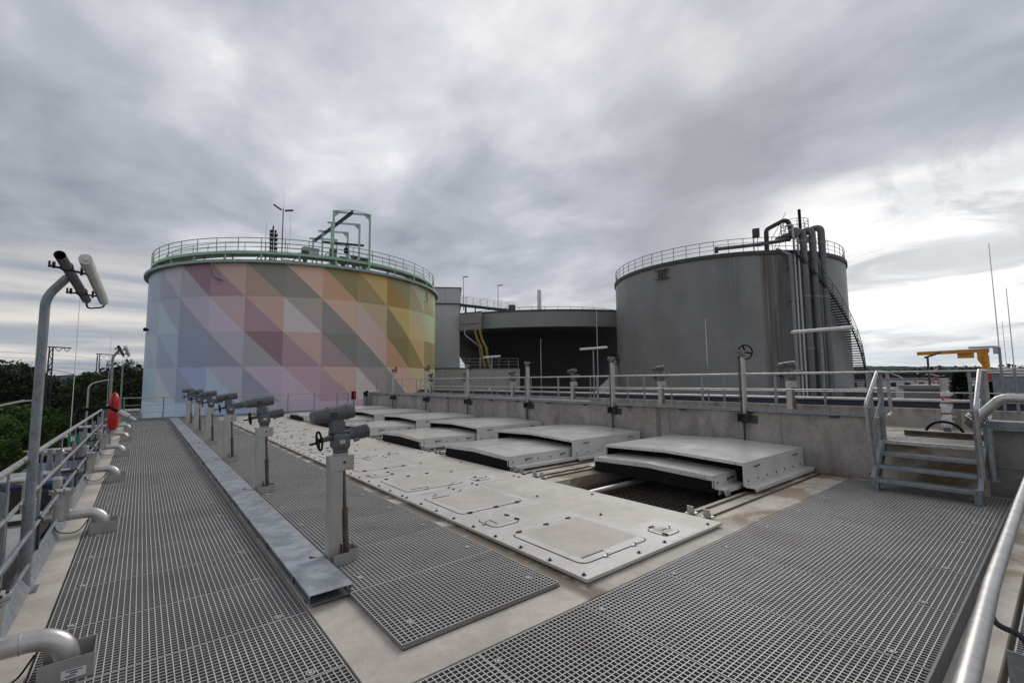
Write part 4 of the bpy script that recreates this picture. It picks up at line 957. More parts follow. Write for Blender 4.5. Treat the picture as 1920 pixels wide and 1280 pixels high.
tcn = q.new('ShaderNodeTexCoord'); ob = tcn.outputs['Object']; ox, oy, oz = q.sep(ob)
an = q.math('MULTIPLY', q.math('ARCTAN2', ox, oy), 57.2958/12)
seam = q.math('MAXIMUM', q.ramp(q.math('ABSOLUTE', q.math('SUBTRACT', q.math('FRACT', q.math('ADD', an, 97.8/12+30)), .5)), .492, .4975), q.ramp(q.math('ABSOLUTE', q.math('SUBTRACT', q.math('FRACT', q.math('DIVIDE', q.math('SUBTRACT', oz, .4), 1.16)), .5)), .012, .004))
cc = q.mix(1.0, at.outputs['Color'], q.mix(q.noise(ob, .6, 5, .6), (.93,.93,.93), (1.05,1.05,1.05)), 'MULTIPLY')
cc = q.mix(q.math('MULTIPLY', seam, .10), cc, (.12, .12, .12))
q.link(cc, bs_.inputs['Base Color']); bs_.inputs['Roughness'].default_value = .48; bs_.inputs['Specular IOR Level'].default_value = .35
M['painted'] = m
o = ow('shell', sh, 'painted', t)
ca = o.data.color_attributes.new('paint', 'FLOAT_COLOR', 'CORNER'); i = 0
cent = {}
for pidx, pl_ in enumerate(o.data.polygons):
    c_, n_ = cols[pidx]
    L_ = [lin(x)*2.45 for x in c_]; mu = sum(L_)/3
    sf = .76 if c_[0] < c_[2]+12 else .86      # the warm paints are the purer ones
    L_ = [max(0, mu+(x-mu)*sf) for x in L_]
    for li in pl_.loop_indices: ca.data[li].color = (*L_, 1)
ow('eave', MB().lathe([(R1+.01,9.70),(R1+.30,9.66),(R1+.31,9.84),(R1-.2,9.90)], C1, 120), 'eave', t)
ow('roof', MB().lathe([(R1-.2,9.90),(8,10.22),(4,10.45),(.01,10.55)], C1, 96), 'eave', t)
wk = MB().lathe([(10.45,10.32),(11.35,10.32),(11.35,10.50),(10.45,10.50),(10.45,10.32)], C1, 120, smooth=False)
ow('walkway', wk, 'green', t)
ow('walkway_soffit', MB().lathe([(10.5,10.312),(11.3,10.312)], C1, 96), 'rusty', t)
wp = MB()
for i in range(30): a = 6+12*i; wp.bar(pol(C1,11.25,a,9.88), pol(C1,11.25,a,10.36), .10, .10).bar(pol(C1,10.5,a,9.92), pol(C1,10.5,a,10.36), .08, .08).bar(pol(C1,11.3,a,10.32), pol(C1,10.5,a,10.32), .07, .07).bar(pol(C1,11.2,a,10.33), pol(C1,10.5,a+4,9.95), .05, .05)
ow('walkway_support', wp, 'green', t)
def ring_rail(C, r, z0, h, name, mname, parent, n=45, rr=.03, mids=(.5,), a0=0, a1=360, pr=.025):
    pts = [pol(C, r, a0+(a1-a0)*i/96, z0+h) for i in range(96 if a1-a0 >= 360 else 97)]; full = a1-a0 >= 360
    ow('handrail', MB().tube(pts, rr, 6, closed=full), mname, parent)
    for f_ in mids: ow('mid_rail', MB().tube([V(p.x,p.y,z0+h*f_) for p in pts], rr*.7, 5, closed=full), mname, parent)
    me = MB().cyl((0,0,0), (0,0,h), pr, n=6).mesh('post'); me.materials.append(M[mname]); L = rloc(parent)
    for i in range(n if full else n+1): obj('post', me, mname, parent).location = pol(C, r, a0+(a1-a0)*i/n, z0)-L
M['green_rail'] = mat('dull_green_rail', (.20, .31, .20), (.15, .24, .16), .5, ns=4)
ring_rail(C1, 11.3, 10.47, .95, 'outer', 'green_rail', t, 48, .028, (.35,.68))
ring_rail(C1, 10.5, 10.47, .85, 'inner', 'green_rail', t, 48, .022, (.35,.68), pr=.02)
ow('overflow_pipe', MB().tube(fillet([pol(C1,11.55,-135.5,9.72), pol(C1,11.75,-135.5,9.72), pol(C1,11.75,-135.5,8.75), pol(C1,11.75,-137.2,8.55), pol(C1,11.4,-138,8.5)], .12), .055, 8), 'white', t)
for ch in kids(t):
    if ch.name.startswith('overflow'): ch.data.materials.clear(); ch.data.materials.append(mat('mauve_pipe', (.26,.20,.23), (.22,.17,.20), .5))
ow('drain_pipe', MB().tube(fillet([pol(C1,11.7,143,9.72), pol(C1,11.75,143,8.4), pol(C1,11.75,146,8.35)], .1), .05, 8), 'green_rail', t)
# portal frames on the roof
def portal(L_, Rr, zt, label, over=0):
    t = root('portal_frame', ((L_[0]+Rr[0])/2, (L_[1]+Rr[1])/2, 10.0), label, 'portal frame', 'pale green portal frames on the painted tank')
    a, b = V(*L_, zt), V(*Rr, zt); dd = (b-a).normalized()
    for s_, n_ in ((a, 1), (b, -1)):
        ow('leg', MB().bar(V(s_.x, s_.y, 9.95), s_, .11, .12), 'green_pale', t)
        ow('knee', MB().add([s_+dd*n_*.08-V(0,0,.07), s_+dd*n_*.42-V(0,0,.07), s_+dd*n_*.08-V(0,0,.40), s_+dd*n_*.08-V(0,.02,.07), s_+dd*n_*.42-V(0,.02,.07), s_+dd*n_*.08-V(0,.02,.40)], [(0,1,2),(3,5,4),(0,3,4,1),(1,4,5,2),(2,5,3,0)]), 'green_pale', t)
    ow('beam', MB().bar(a-dd*(.07+over), b+dd*.07, .10, .13), 'green_pale', t)
    return t
PL = lambda i: (10.25+.15*i+(0,.5,.4,.2)[i], 32.95+2.5*i); PR = lambda i: (12.62+.15*i-(0,0,.2,.45)[i], 32.12+2.5*i)
lb = ['tallest pale green portal frame at the front edge of the painted tank roof', 'second pale green portal frame behind the front one', 'third pale green portal frame on the painted tank roof', 'rearmost pale green portal frame on the painted tank roof']
for i in range(4): portal(PL(i), PR(i), 14.05, lb[i], .25 if i else 0)
t = root('hoist_beam', (11.6, 36, 14), 'dark striped hoist beam running back through the tops of the portal frames', 'hoist beam')
ow('beam', MB().bar((11.25,31.9,14.00), (11.05,40.5,13.98), .16, .04).bar((11.25,31.9,13.90), (11.05,40.5,13.88), .03, .16).bar((11.25,31.9,13.81), (11.05,40.5,13.79), .13, .03), 'tank_rim', t)
ow('tie', MB().cyl((10.3,32.9,14.12),(11.30,32.0,14.10),.022,n=6).cyl((11.30,32.0,14.10),(12.6,32.1,14.10),.022,n=6), 'green_pale', t)
t = root('cross_beam', (12.3, 35.7, 12.7), 'dark horizontal beam with a chain hoist between the portal frames', 'beam')
ow('beam', MB().cyl((10.6,36.6,12.75), (13.3,35.0,12.55), .10, n=8), 'tank_rim', t)
ow('prop', MB().bar((12.45,36.2,10.1), (12.45,36.2,12.7), .12, .12), 'green_pale', t)
ow('hoist', MB().box(12.0,12.25,35.6,35.85,11.9,12.3).cyl((12.12,35.7,12.3),(12.12,35.7,12.6),.04).cyl((12.12,35.7,10.9),(12.12,35.7,11.9),.02,n=6), 'black', t)
for i, (x, y, s_, l) in enumerate(((9.7,36.6,1.0,'pale control cabinet with sloping lid on the painted tank roof'),)):
    t = root('roof_cabinet', (x,y,10.1), l, 'cabinet')
    ow('body', MB().box(x-.55,x+.55,y-.3,y+.3,11.3,12.0).box(x-.5,x-.42,y-.1,y+.1,10.1,11.3).box(x+.42,x+.5,y-.1,y+.1,10.1,11.3), 'clad', t); ow('lid', MB().box(x-.6,x+.6,y-.35,y+.35,12.0,12.05), 'clad_pale', t)
def roof_valve(x, y, h, label, s=1.0):
    t = root('roof_valve', (x,y,10.1), label, 'valve', 'valves and motors on the painted tank roof')
    ow('body', MB().cyl((x,y,10.1),(x,y,10.1+h*.5),.16*s).cyl((x,y,10.1+h*.5),(x,y,10.1+h*.75),.26*s,.2*s).cyl((x-.25*s,y,10.1+h*.85),(x+.25*s,y,10.1+h*.85),.14*s), 'tank_rim', t)
    ow('handwheel', MB().torus((x-.4*s,y,10.1+h*.6), .22*s, .035, (1,.6,0), 18, 6).cyl((x-.4*s,y,10.1+h*.6),(x,y,10.1+h*.6),.04), 'black', t)
roof_valve(10.9, 35.0, 1.9, 'dark valve with a handwheel behind the cabinet on the painted tank'); roof_valve(9.0, 35.4, 1.5, 'small dark valve left of the roof cabinet')
roof_valve(12.6, 35.2, 1.7, 'dark valve under the chain hoist on the painted tank'); roof_valve(13.2, 34.6, 1.4, 'dark motor at the right foot of the portal frames', 1.2)
roof_valve(11.6, 34.8, 1.3, 'low dark valve between the portal frame legs')
t = root('roof_hood', (8.6, 37.5, 10.0), 'long pale green sloping hood on the painted tank roof', 'hood')
ow('hood', MB().add([(7.6,36.6,10.3),(13.6,35.2,10.3),(13.6,38,10.3),(7.6,38,10.3),(7.8,36.9,11.0),(13.0,35.8,10.7),(13.0,37.8,10.7),(7.8,37.8,11.0)], [(0,1,5,4),(1,2,6,5),(2,3,7,6),(3,0,4,7),(4,5,6,7)]), 'green_pale', t)
# masts on the roof
t = root('floodlight_mast', (10.2, 46.5, 10.4), 'thin mast with two dark floodlights and an aerial above the painted tank', 'mast')
ow('pole', MB().cyl((9.75,46.5,10.4),(9.75,46.5,18.3),.06,.045,8), 'tank_rim', t)
ow('floodlight', MB().bar((9.6,46.5,18.1),(8.95,46.7,18.55),.26,.10), 'dark_steel', t); ow('floodlight', MB().bar((9.9,46.5,18.1),(10.6,46.3,18.25),.26,.10), 'dark_steel', t)
ow('aerial', MB().cyl((9.78,46.5,18.2),(9.78,46.5,20.1),.018,.008,5), 'rail', t)
tag(obj('whip_aerial', MB().cyl((10.5,47.0,10.4),(10.55,47.0,18.3),.03,.012,5), 'rail'), 'very thin whip aerial right of the floodlight mast', 'aerial')
t = root('aerial_cluster', (8.9, 45.8, 10.4), 'black cluster of perforated tubes standing on the painted tank roof', 'aerial cluster')
rng = random.Random(5); g = MB()
for i in range(11):
    a = i*2.4; rr_ = .14+.24*((i*37) % 10)/10; x, y = 8.9+math.cos(a)*rr_, 45.8+math.sin(a)*rr_; zt = 16.4-rng.random()*.9-(1.3 if x > 9.12 else 0)
    z = 12.4
    while z < zt: g.box(x-.055, x+.055, y-.05, y+.05, z, min(z+.22, zt)); z += .40
    g.cyl((x,y,12.3),(x,y,zt),.022,n=5)
ow('tubes', g, 'black', t); ow('pole', MB().cyl((8.9,45.8,10.3),(8.9,45.8,12.6),.16,n=10), 'rail', t)
ow('stay', MB().cyl((8.1,45.3,12.2),(8.15,45.3,16.2),.02,n=5), 'rail', t)
tag(obj('tank_floodlight', MB().cyl(pol(C1,11.4,-98,5.6), pol(C1,11.62,-99,5.6), .08, .14, 10), 'black'), 'small dark floodlight on the left edge of the painted tank', 'lamp')

# ================================================================== big grey tank
C2 = V(44.985, 21.83, 0); R2 = 10.31
t = root('storage_tank', (C2.x, C2.y, 0), 'big weathered grey storage tank with rust streaks and tall pipes', 'storage tank')
ow('shell', MB().lathe([(R2,-5.5),(R2,11.62)], C2, 120), 'tank_grey', t)
ow('rim', MB().lathe([(R2+.003,11.42),(R2+.12,11.42),(R2+.12,11.72),(R2-.3,11.74)], C2, 120), 'tank_rim', t)
ow('roof', MB().lathe([(R2-.3,11.74),(6,12.25),(.01,12.6)], C2, 64), 'tank_rim', t)
ring_rail(C2, R2-.05, 11.72, 1.08, 'rim', 'tank_rim', t, 60, .028, (.35,.68), pr=.022)
g = MB()
for a in (-92.0,-90.2,-88.6): g.bar(pol(C2,R2+.15,a,10.35), pol(C2,R2+.15,a,11.15), .10, .10)
for z in (10.35, 11.12): g.bar(pol(C2,R2+.2,-94,z), pol(C2,R2+.2,-86.6,z), .08, .08)
g.bar(pol(C2,R2+.03,-92,10.5), pol(C2,R2+.2,-92,10.5), .06,.06).bar(pol(C2,R2+.03,-88.6,10.5), pol(C2,R2+.2,-88.6,10.5), .06,.06)
ow('ladder_bracket', g, 'tank_rim', t)
t = root('vent_box', pol(C2,R2-.5,-131.5,11.8), 'small grey box on a stand at the rim of the grey tank', 'box')
ow('box', MB().obox(pol(C2,R2-.5,-132.4,13.3), (.75,.5,.6), Matrix.Rotation(R(25),3,'Z')), 'tank_rim', t); ow('stand', MB().cyl(pol(C2,R2-.5,-131.2,11.7), pol(C2,R2-.5,-131.2,13.0), .05, n=6), 'white_pipe', t)
RP = R2+.62
def vpipe(a, r, z0, z1, m_, name, label, bend=None, bands=()):
    t = root(name, pol(C2, RP, a, -5.5), label, 'pipe', 'upright pipes on the big grey tank')
    pts = [pol(C2,RP,a,z0), pol(C2,RP,a,z1)]
    if bend: pts += [pol(C2,RP-bend,a+1,z1+.02)]
    ow('tube', MB().tube(fillet(pts, r*1.9, 8), r, 14), m_, t)
    for z in bands: ow('collar', MB().cyl(pol(C2,RP,a,z), pol(C2,RP,a,z+.12), r*1.12, n=14), 'band', t)
    return t
vpipe(-149.2, .255, -5.5, 13.15, 'pipe_grey', 'upright_pipe', 'thick grey upright pipe, left of the three with bends at the top', 2.5, (12.2, 7.9, 3.9))
vpipe(-153.6, .255, -5.5, 13.3, 'pipe_grey', 'upright_pipe', 'thick grey upright pipe, middle of the three with bends at the top', 2.5, (12.2, 7.9))
vpipe(-158.4, .255, -5.5, 13.55, 'pipe_grey', 'upright_pipe', 'thick grey upright pipe, rightmost of the three with bends at the top', 3.0, (12.2, 7.9))
vpipe(-156.0, .13, -5.5, 10.9, 'pipe_grey', 'upright_pipe', 'thin grey upright pipe between two thick ones on the grey tank', .6, (7.9,))
vpipe(-145.0, .075, -5.5, 13.6, 'clad', 'upright_pipe', 'left one of two slim white upright pipes on the grey tank', .5)
vpipe(-146.7, .075, -5.5, 13.3, 'clad', 'upright_pipe', 'right one of two slim white upright pipes on the grey tank', .6)
t = root('upright_pipe', pol(C2,RP,-143.2,-5.5), 'ringed upright pipe at the left of the pipe bundle on the grey tank', 'pipe', 'upright pipes on the big grey tank')
ow('tube', MB().tube(fillet([pol(C2,RP,-143.2,-5.5), pol(C2,RP,-143.2,11.2), pol(C2,R2-.4,-141,11.9)], .3), .13, 12), 'band', t)
g = MB()
for i in range(34): g.cyl(pol(C2,RP,-143.2,7.6+.108*i), pol(C2,RP,-143.2,7.655+.108*i), .16, n=10)
ow('ring', g, 'band', t)
t = root('pipe_collector', pol(C2,R2-.5,-130,12.2), 'dark horizontal collector pipe along the rim of the grey tank', 'pipe')
ow('tube', MB().tube([pol(C2,R2-.25,a,z) for a,z in ((-115,12.22),(-120,12.22),(-126,12.24),(-132,12.30),(-138,12.42),(-143,12.56),(-147,12.70))], .15, 10), 'pipe_grey', t)
ow('end_flange', MB().cyl(pol(C2,R2-.25,-114.3,12.15), pol(C2,R2-.25,-115.8,12.15), .27, n=14), 'tank_rim', t)
t = root('vent_pipe', pol(C2,R2-.3,-136.3,11.8), 'black cranked vent pipe rising over the rim of the grey tank', 'pipe')
ow('tube', MB().tube(fillet([pol(C2,R2-.3,-136.3,11.75), pol(C2,R2-.3,-136.5,13.5), pol(C2,R2-.2,-146.4,14.40), pol(C2,R2-.1,-147.3,13.0)], .45, 8), .17, 12), 'dark_steel', t)
t = root('pipe_header', pol(C2,RP,-147,13), 'capped drum header at the top of the pipe bundle', 'pipe')
ow('drum', MB().cyl(pol(C2,RP+.1,-145.6,12.95), pol(C2,R2-1.0,-160,13.0), .34, n=18), 'pipe_grey', t)
tag(obj('vent_stack', MB().cyl(pol(C2,R2-.1,-151.8,12.9), pol(C2,R2-.1,-151.8,15.1), .11, n=10), 'black'), 'black vertical vent stack above the top platform of the grey tank', 'stack')
t = root('top_platform', pol(C2,R2-.7,-153.5,13.3), 'small railed platform on top of the grey tank pipes', 'platform')
pc = pol(C2,R2-.9,-153.2,13.25)
ow('floor', MB().lathe([(0.01,13.25),(1.0,13.25),(1.0,13.33),(.01,13.33)], (pc.x,pc.y,0), 16), 'tank_rim', t)
ring_rail(pc, .98, 13.33, 1.05, 'p', 'tank_rim', t, 12, .022, (.3,.55,.8), pr=.02)
ow('ladder', MB().bar(pol(C2,R2-.3,-141,11.8), pol(C2,R2-.3,-147,14.2), .03,.03).bar(pol(C2,R2-.9,-141,11.8), pol(C2,R2-.9,-147,14.2), .03,.03).bar(pol(C2,R2-.3,-139,12.8), pol(C2,R2-.3,-146,14.9), .03,.03), 'tank_rim', t)
g = MB()
for z in (7.6, 2.2, 10.2):
    g.bar(pol(C2,RP-.25,-142.6,z), pol(C2,RP-.25,-159.5,z), .06, .10)
    for a in (-144,-152,-157): g.bar(pol(C2,R2,a,z), pol(C2,RP-.1,a,z), .06, .06)
tag(obj('pipe_bracket', g, 'tank_rim'), 'dark brackets tying the upright pipes to the grey tank', 'bracket')
t = root('spiral_stairs', pol(C2,R2+.5,-165,3), 'dark spiral stairs winding down the right side of the grey tank', 'stairs')
stp = MB(); n_ = 86
aa = lambda i: -144-.95*i; zz = lambda i: 11.5-(.19*i)
for i in range(n_):
    a0, a1 = aa(i), aa(i+.85); z = zz(i)
    stp.add([pol(C2,R2+.03,a0,z),pol(C2,R2+.92,a0,z),pol(C2,R2+.92,a1,z),pol(C2,R2+.03,a1,z)]+[pol(C2,R2+.03,a0,z-.10),pol(C2,R2+.92,a0,z-.10),pol(C2,R2+.92,a1,z-.10),pol(C2,R2+.03,a1,z-.10)], [(0,1,2,3),(7,6,5,4),(0,4,5,1),(1,5,6,2),(2,6,7,3),(3,7,4,0)])
ow('steps', stp, 'dark_steel', t)
ow('stringer', MB().tube([pol(C2,R2+.80,aa(i),zz(i)-.12) for i in range(0,n_+1,2)], .06, 5), 'dark_steel', t)
for h_, r_ in ((1.0,.025),(.6,.014),(.3,.014)): ow('handrail', MB().tube([pol(C2,R2+.84,aa(i),zz(i)+h_) for i in range(0,n_+1,2)], r_, 5), 'tank_rim', t)
g = MB()
for i in range(0, n_, 6): g.cyl(pol(C2,R2+.84,aa(i),zz(i)), pol(C2,R2+.84,aa(i),zz(i)+1.0), .02, n=5)
ow('rail_posts', g, 'tank_rim', t)

# ================================================================== black bowl tank
C3 = V(75*math.sin(R(43)), 75*math.cos(R(43)), 0); R3 = 23.2
t = root('digester_tank', (C3.x, C3.y, GZ), 'black bowl shaped tank with a wide grey band round its top', 'tank')
ow('hull', MB().lathe([(R3-.15,7.9),(R3-.3,7.7),(19.5,7.62),(16.2,7.5),(15.0,7.1),(14.4,6.5),(13.6,5.5),(12.7,4.1),(11.8,2.5),(11.2,0),(11.0,-5.5)], C3, 128), 'hull', t)
ow('band', MB().lathe([(R3-.1,7.80),(R3+.05,7.80),(R3+.05,9.72),(R3-.4,9.75)], C3, 128), 'band', t)
ow('roof', MB().lathe([(R3-.4,9.75),(16,10.35),(.01,11.2)], C3, 96), 'tank_rim', t)
ow('edge', MB().lathe([(R3+.07,9.60),(R3+.12,9.60),(R3+.12,9.78),(R3-.1,9.80)], C3, 128), 'tank_rim', t)
ring_rail(C3, 14.5, 10.4, 1.1, 'roof', 'tank_rim', t, 52, .035, (.5,), pr=.03)
ow('stack', MB().cyl((38.75,42.05,9.6),(38.75,42.05,13.1),.26,n=14), 'white_pipe', t)
t = root('corner_box', (30.8,44.8,8), 'grey boxed projection on the left of the black tank band', 'box')
ow('box', MB().prism([(29.05,45.52),(30.15,42.74),(32.6,45.0),(31.6,48.5)], 7.62, 9.62), 'band', t)
ow('ledge', MB().prism([(29.02,45.51),(30.13,42.71),(30.18,42.74),(29.07,45.53)], 8.30, 8.36).prism([(29.0,45.54),(30.13,42.68),(32.65,45.0),(31.6,48.55)], 9.62, 9.72), 'tank_rim', t)
for n_, off in (('left', 0), ('right', .55)):
    P_ = [(29.06,42.52,7.7),(29.3,42.35,6.55),(29.7,42.07,5.5),(29.84,41.97,4.19),(30.08,41.8,3.1),(30.2,41.7,1.5)]
    pp = [V(x+off*.7, y-off*.9, z-off*.4) for x, y, z in P_]
    t = root('ochre_pipe', pp[-1], f'{n_} one of two ochre clad pipes cranking down the black tank', 'pipe', 'ochre clad pipes under the black tank band')
    ow('tube', MB().tube(fillet(pp, .3), .15, 10), 'yellow_pipe', t)
    ow('collar', MB().cyl(pp[2]+V(0,0,-.1), pp[2]+V(0,0,.15), .21, n=10), 'yellow_pipe', t)
tag(obj('thin_downpipe', MB().tube(fillet([(28.32,43.37,7.7),(28.37,43.34,6.89),(29.7,42.42,5.6),(29.8,42.35,4.3),(29.85,42.3,2.5)], .2), .07, 8), 'rail'), 'thin silver downpipe slanting beside the ochre pipes', 'pipe')
# walkway bridge and lamps above it
t = root('walkway_bridge', (36, 52, 12), 'railed walkway bridge from the light grey building to the black tank roof', 'bridge')
A_, B_ = V(31.8,50.0,11.6), V(38.2,46.3,10.85)
ow('deck', MB().bar(A_, B_, 1.1, .22), 'tank_rim', t)
for s_ in (-.5,.5):
    nrm = (B_-A_).cross(V(0,0,1)).normalized()*s_
    for h_ in (1.1,.75,.4): ow('handrail', MB().cyl(A_+nrm+V(0,0,h_), B_+nrm+V(0,0,h_), .025, n=5), 'rail', t)
    g = MB()
    for i in range(9): p = A_.lerp(B_, i/8)+nrm; g.cyl(p, p+V(0,0,1.1), .022, n=5)
    ow('rail_posts', g, 'rail', t)
ow('support', MB().bar((32.3,49.2,8.0),(32.3,49.2,11.5),.18,.18).bar((33.4,48.6,8.0),(33.4,48.6,11.5),.12,.12).bar((32.3,49.2,8.6),(36.5,46.9,8.6),.1,.1).bar((32.3,49.2,9.8),(36.5,46.9,9.8),.06,.06).bar((37.9,46.5,9.8),(37.9,46.5,11.7),.7,.6), 'tank_rim', t)
g = MB()
for i in range(9): p = V(32.3,49.2,8.6).lerp(V(36.5,46.9,8.6), i/8); g.cyl(p, p+V(0,0,1.2), .025, n=5)
ow('lower_rail_posts', g, 'rail', t)
for x, y, z0, z1, l in ((32.6,50.2,11,15.4,'slim street lamp on the bridge beside the light grey building'), (36.4,47.6,11,14.3,'slim street lamp standing over the middle of the bridge')):
    t = root('street_lamp', (x,y,z0), l, 'lamp', 'slim lamps on the walkway bridge')
    ow('pole', MB().cyl((x,y,z0),(x,y,z1),.06,.05,8), 'rail', t); ow('lamp_head', MB().bar((x-.1,y,z1),(x+.55,y-.3,z1+.12),.22,.08), 'tank_rim', t)

# ================================================================== buildings beside the tanks
t = root('tall_building', (27,52,GZ), 'tall light grey clad building between the painted and black tanks', 'building')
ow('wall', MB().prism([(24.2,49.3),(29.45,46.2),(34,53.5),(28.5,56.8)], GZ, 11.0), 'clad', t)
ow('upper_wall', MB().prism([(24.0,49.3),(29.5,46.05),(34.1,53.5),(28.5,57.0)], 11.0, 12.85), 'clad', t)
ow('roof_edge', MB().prism([(23.9,49.3),(29.6,45.95),(34.2,53.5),(28.5,57.1)], 12.85, 12.97).prism([(23.95,49.3),(29.55,45.97),(34.15,53.5),(28.5,57.05)], 10.9, 11.03), 'tank_rim', t)
t = root('low_building', (28,41,GZ), 'low pale clad building with a roof railing in front of the tall grey one', 'building')
ow('wall', MB().prism([(20.9,45.0),(32.2,38.25),(35.5,43.8),(24.0,50.5)], GZ, 2.98), 'clad_pale', t)
ow('roof_edge', MB().prism([(20.8,45.0),(32.25,38.15),(35.6,43.8),(24.0,50.6)], 2.98, 3.10), 'tank_rim', t)
ow('door', MB().bar((23.35,46.0,3.1),(23.35,46.0,4.5),.05,.05).bar((23.9,45.9,3.1),(23.9,45.9,4.5),.05,.05).bar((23.3,46,4.5),(24.0,45.9,4.5),.25,.1), 'tank_rim', t)
A_, B_ = V(22.0,44.45,3.1), V(32.1,38.4,3.1)
for h_ in (1.0,.66,.33): ow('handrail', MB().cyl(A_+V(0,0,h_), B_+V(0,0,h_), .02, n=5), 'rail', t)
g = MB()
for i in range(12): p = A_.lerp(B_, i/11); g.cyl(p, p+V(0,0,1), .022, n=5)
ow('rail_posts', g, 'rail', t)
ow('sign_board', MB().bar((29.3,39.9,.2),(29.3,39.9,.95),.04,.4), 'sign_white', t)
t = root('service_tower', (37.2,29.2,GZ), 'small blue and white sheeted scaffold tower at the left edge of the grey tank', 'tower')
ow('sheet', MB().box(36.9,37.6,29.0,29.5,GZ,2.4), 'building_white', t)
ow('panel', MB().box(36.85,36.9,29.02,29.48,1.2,2.2).box(36.85,36.9,29.02,29.48,-.6,.2), 'blue', t)
ow('cone', MB().add([(36.9,29,2.4),(37.6,29,2.4),(37.6,29.5,2.4),(36.9,29.5,2.4),(37.25,29.25,4.2)], [(0,1,4),(1,2,4),(2,3,4),(3,0,4)]), 'building_white', t)
ow('stair', MB().add([(34.6,31.4,-.8),(36.9,29.3,2.2),(37.1,29.5,2.2),(34.8,31.6,-.8),(36.9,29.3,-.8),(37.1,29.5,-.8)], [(0,1,2,3),(0,4,1),(3,2,5),(1,4,5,2)]), 'building_white', t)

# ================================================================== right distance
cx_, cy_ = 59.8, 4.9
t = root('jib_crane', (cx_,cy_,GZ), 'yellow jib crane with a red collar on its mast', 'crane')
ow('mast', MB().cyl((cx_,cy_,GZ),(cx_,cy_,3.6),.28,.26,16), 'crane', t)
ow('collar', MB().cyl((cx_,cy_,1.3),(cx_,cy_,2.15),.40,.38,16), 'red_paint', t)
ow('jib', MB().bar((cx_,4.6,4.05),(cx_-.6,9.5,3.95),.16,.34).box(cx_-.15,cx_+.15,5.6,6.7,3.4,4.2).add([(cx_-.15,5.4,4.2),(cx_+.15,5.4,4.2),(cx_+.15,5.4,3.2),(cx_-.15,5.4,3.2),(cx_-.15,5.1,2.6),(cx_+.15,5.1,2.6),(cx_-.15,4.6,4.2),(cx_+.15,4.6,4.2),(cx_-.15,4.9,2.6),(cx_+.15,4.9,2.6)],[(0,1,7,6),(0,6,8,4,3),(1,2,5,9,7),(3,4,5,2),(4,8,9,5),(6,7,9,8),(0,3,2,1)]), 'crane', t)
ow('trolley', MB().box(cx_-.3,cx_+.3,4.3,5.9,4.26,4.42).box(cx_-.25,cx_+.25,4.05,4.35,3.7,4.4), 'rail', t)
t = root('street_lamp', (39.6,5.7,GZ), 'dark slim street lamp under the yellow jib', 'lamp')
ow('pole', MB().cyl((39.6,5.85,GZ),(39.6,5.85,3.0),.06,n=8), 'tank_rim', t); ow('lamp_head', MB().bar((39.6,6.0,2.95),(39.6,5.2,3.25),.25,.10), 'tank_rim', t)
def building(name, x0, x1, y0, y1, h, wallm, label, roofm='building_dark', win=None):
    t = root(name, ((x0+x1)/2, (y0+y1)/2, GZ), label, 'building')
    ow('wall', MB().box(x0,x1,y0,y1,GZ,h), wallm, t); ow('roof', MB().box(x0-.2,x1+.2,y0-.2,y1+.2,h,h+.22), roofm, t)
    if win:
        z0, z1, n, wd = win; g = MB()
        for i in range(n):
            yy = y0+(y1-y0)*(i+.5)/n; ow('window', MB().box(x0-.03, x0-.001, yy-wd/2, yy+wd/2, z0, z1), 'glass', t)
    return t
building('low_hall', 38, 46, -6, 6.9, .95, 'building_grey', 'low grey flat roofed hall behind the far wall capping', 'building_grey')
building('shed', 32, 37, 6.2, 10.5, -.4, 'building_dark', 'dark flat shed to the left of the low grey hall', 'building_white')
building('long_block', 120, 132, 9, 31, 1.1, 'building_white', 'long white block with a row of dark windows below the hills', 'building_grey', (-.6,.5,10,.9))
building('round_edge_tank', 44, 50, 9.6, 14.2, .6, 'building_grey', 'grey low building beside the foot of the spiral stairs', 'building_white')
building('far_house', 150, 160, 40, 52, 2.4, 'building_white', 'pale house with a tower below the wooded hills', 'building_dark')
building('far_house', 170, 185, -12, 4, 3.4, 'building_white', 'white far house with red roof at the right edge', 'red_paint', (0,1.6,5,1.4))
t = root('red_white_barrier', (52, 8, -1), 'heap of red and white striped lattice parts on the low hall', 'lattice parts')
rng = random.Random(11); ga, gb_ = MB(), MB()
for i in range(18):
    p = V(46+rng.random()*2, 5.8+rng.random()*3.2, 1.05+rng.random()*1.1-.15); q_ = p+V(rng.uniform(-.3,.3), rng.uniform(-.9,.9), rng.uniform(-.5,.5))
    (ga if i % 2 else gb_).bar(p, q_, .06, .06)
ow('red_bars', ga, 'red_paint', t); ow('white_bars', gb_, 'white_pipe', t)

# ================================================================== ground, roads, hills
def sheet(x0, x1, y0, y1, z, nx, ny, fn=None):
    g = MB(); vs = []
    for j in range(ny+1):
        for i in range(nx+1):
            x, y = x0+(x1-x0)*i/nx, y0+(y1-y0)*j/ny; vs.append((x, y, z+(fn(x,y) if fn else 0)))
    return g.add(vs, [(j*(nx+1)+i, j*(nx+1)+i+1, (j+1)*(nx+1)+i+1, (j+1)*(nx+1)+i) for j in range(ny) for i in range(nx)], True)
struct('ground', sheet(-1250, 1350, -1250, 1350, GZ, 8, 8), 'ground')
struct('gravel_yard', sheet(-9, 12, -8, 44, GZ+.004, 1, 1), 'gravel')
struct('yard', sheet(12, 130, -60, 120, GZ+.006, 1, 1), 'asphalt')
struct('road', MB().prism([(-7.6,20),(-3.6,20),(-5.2,60),(-7.8,90),(-11.0,140),(-15.5,140),(-12.6,90),(-10.4,60)], GZ+.008, GZ+.012), 'asphalt')
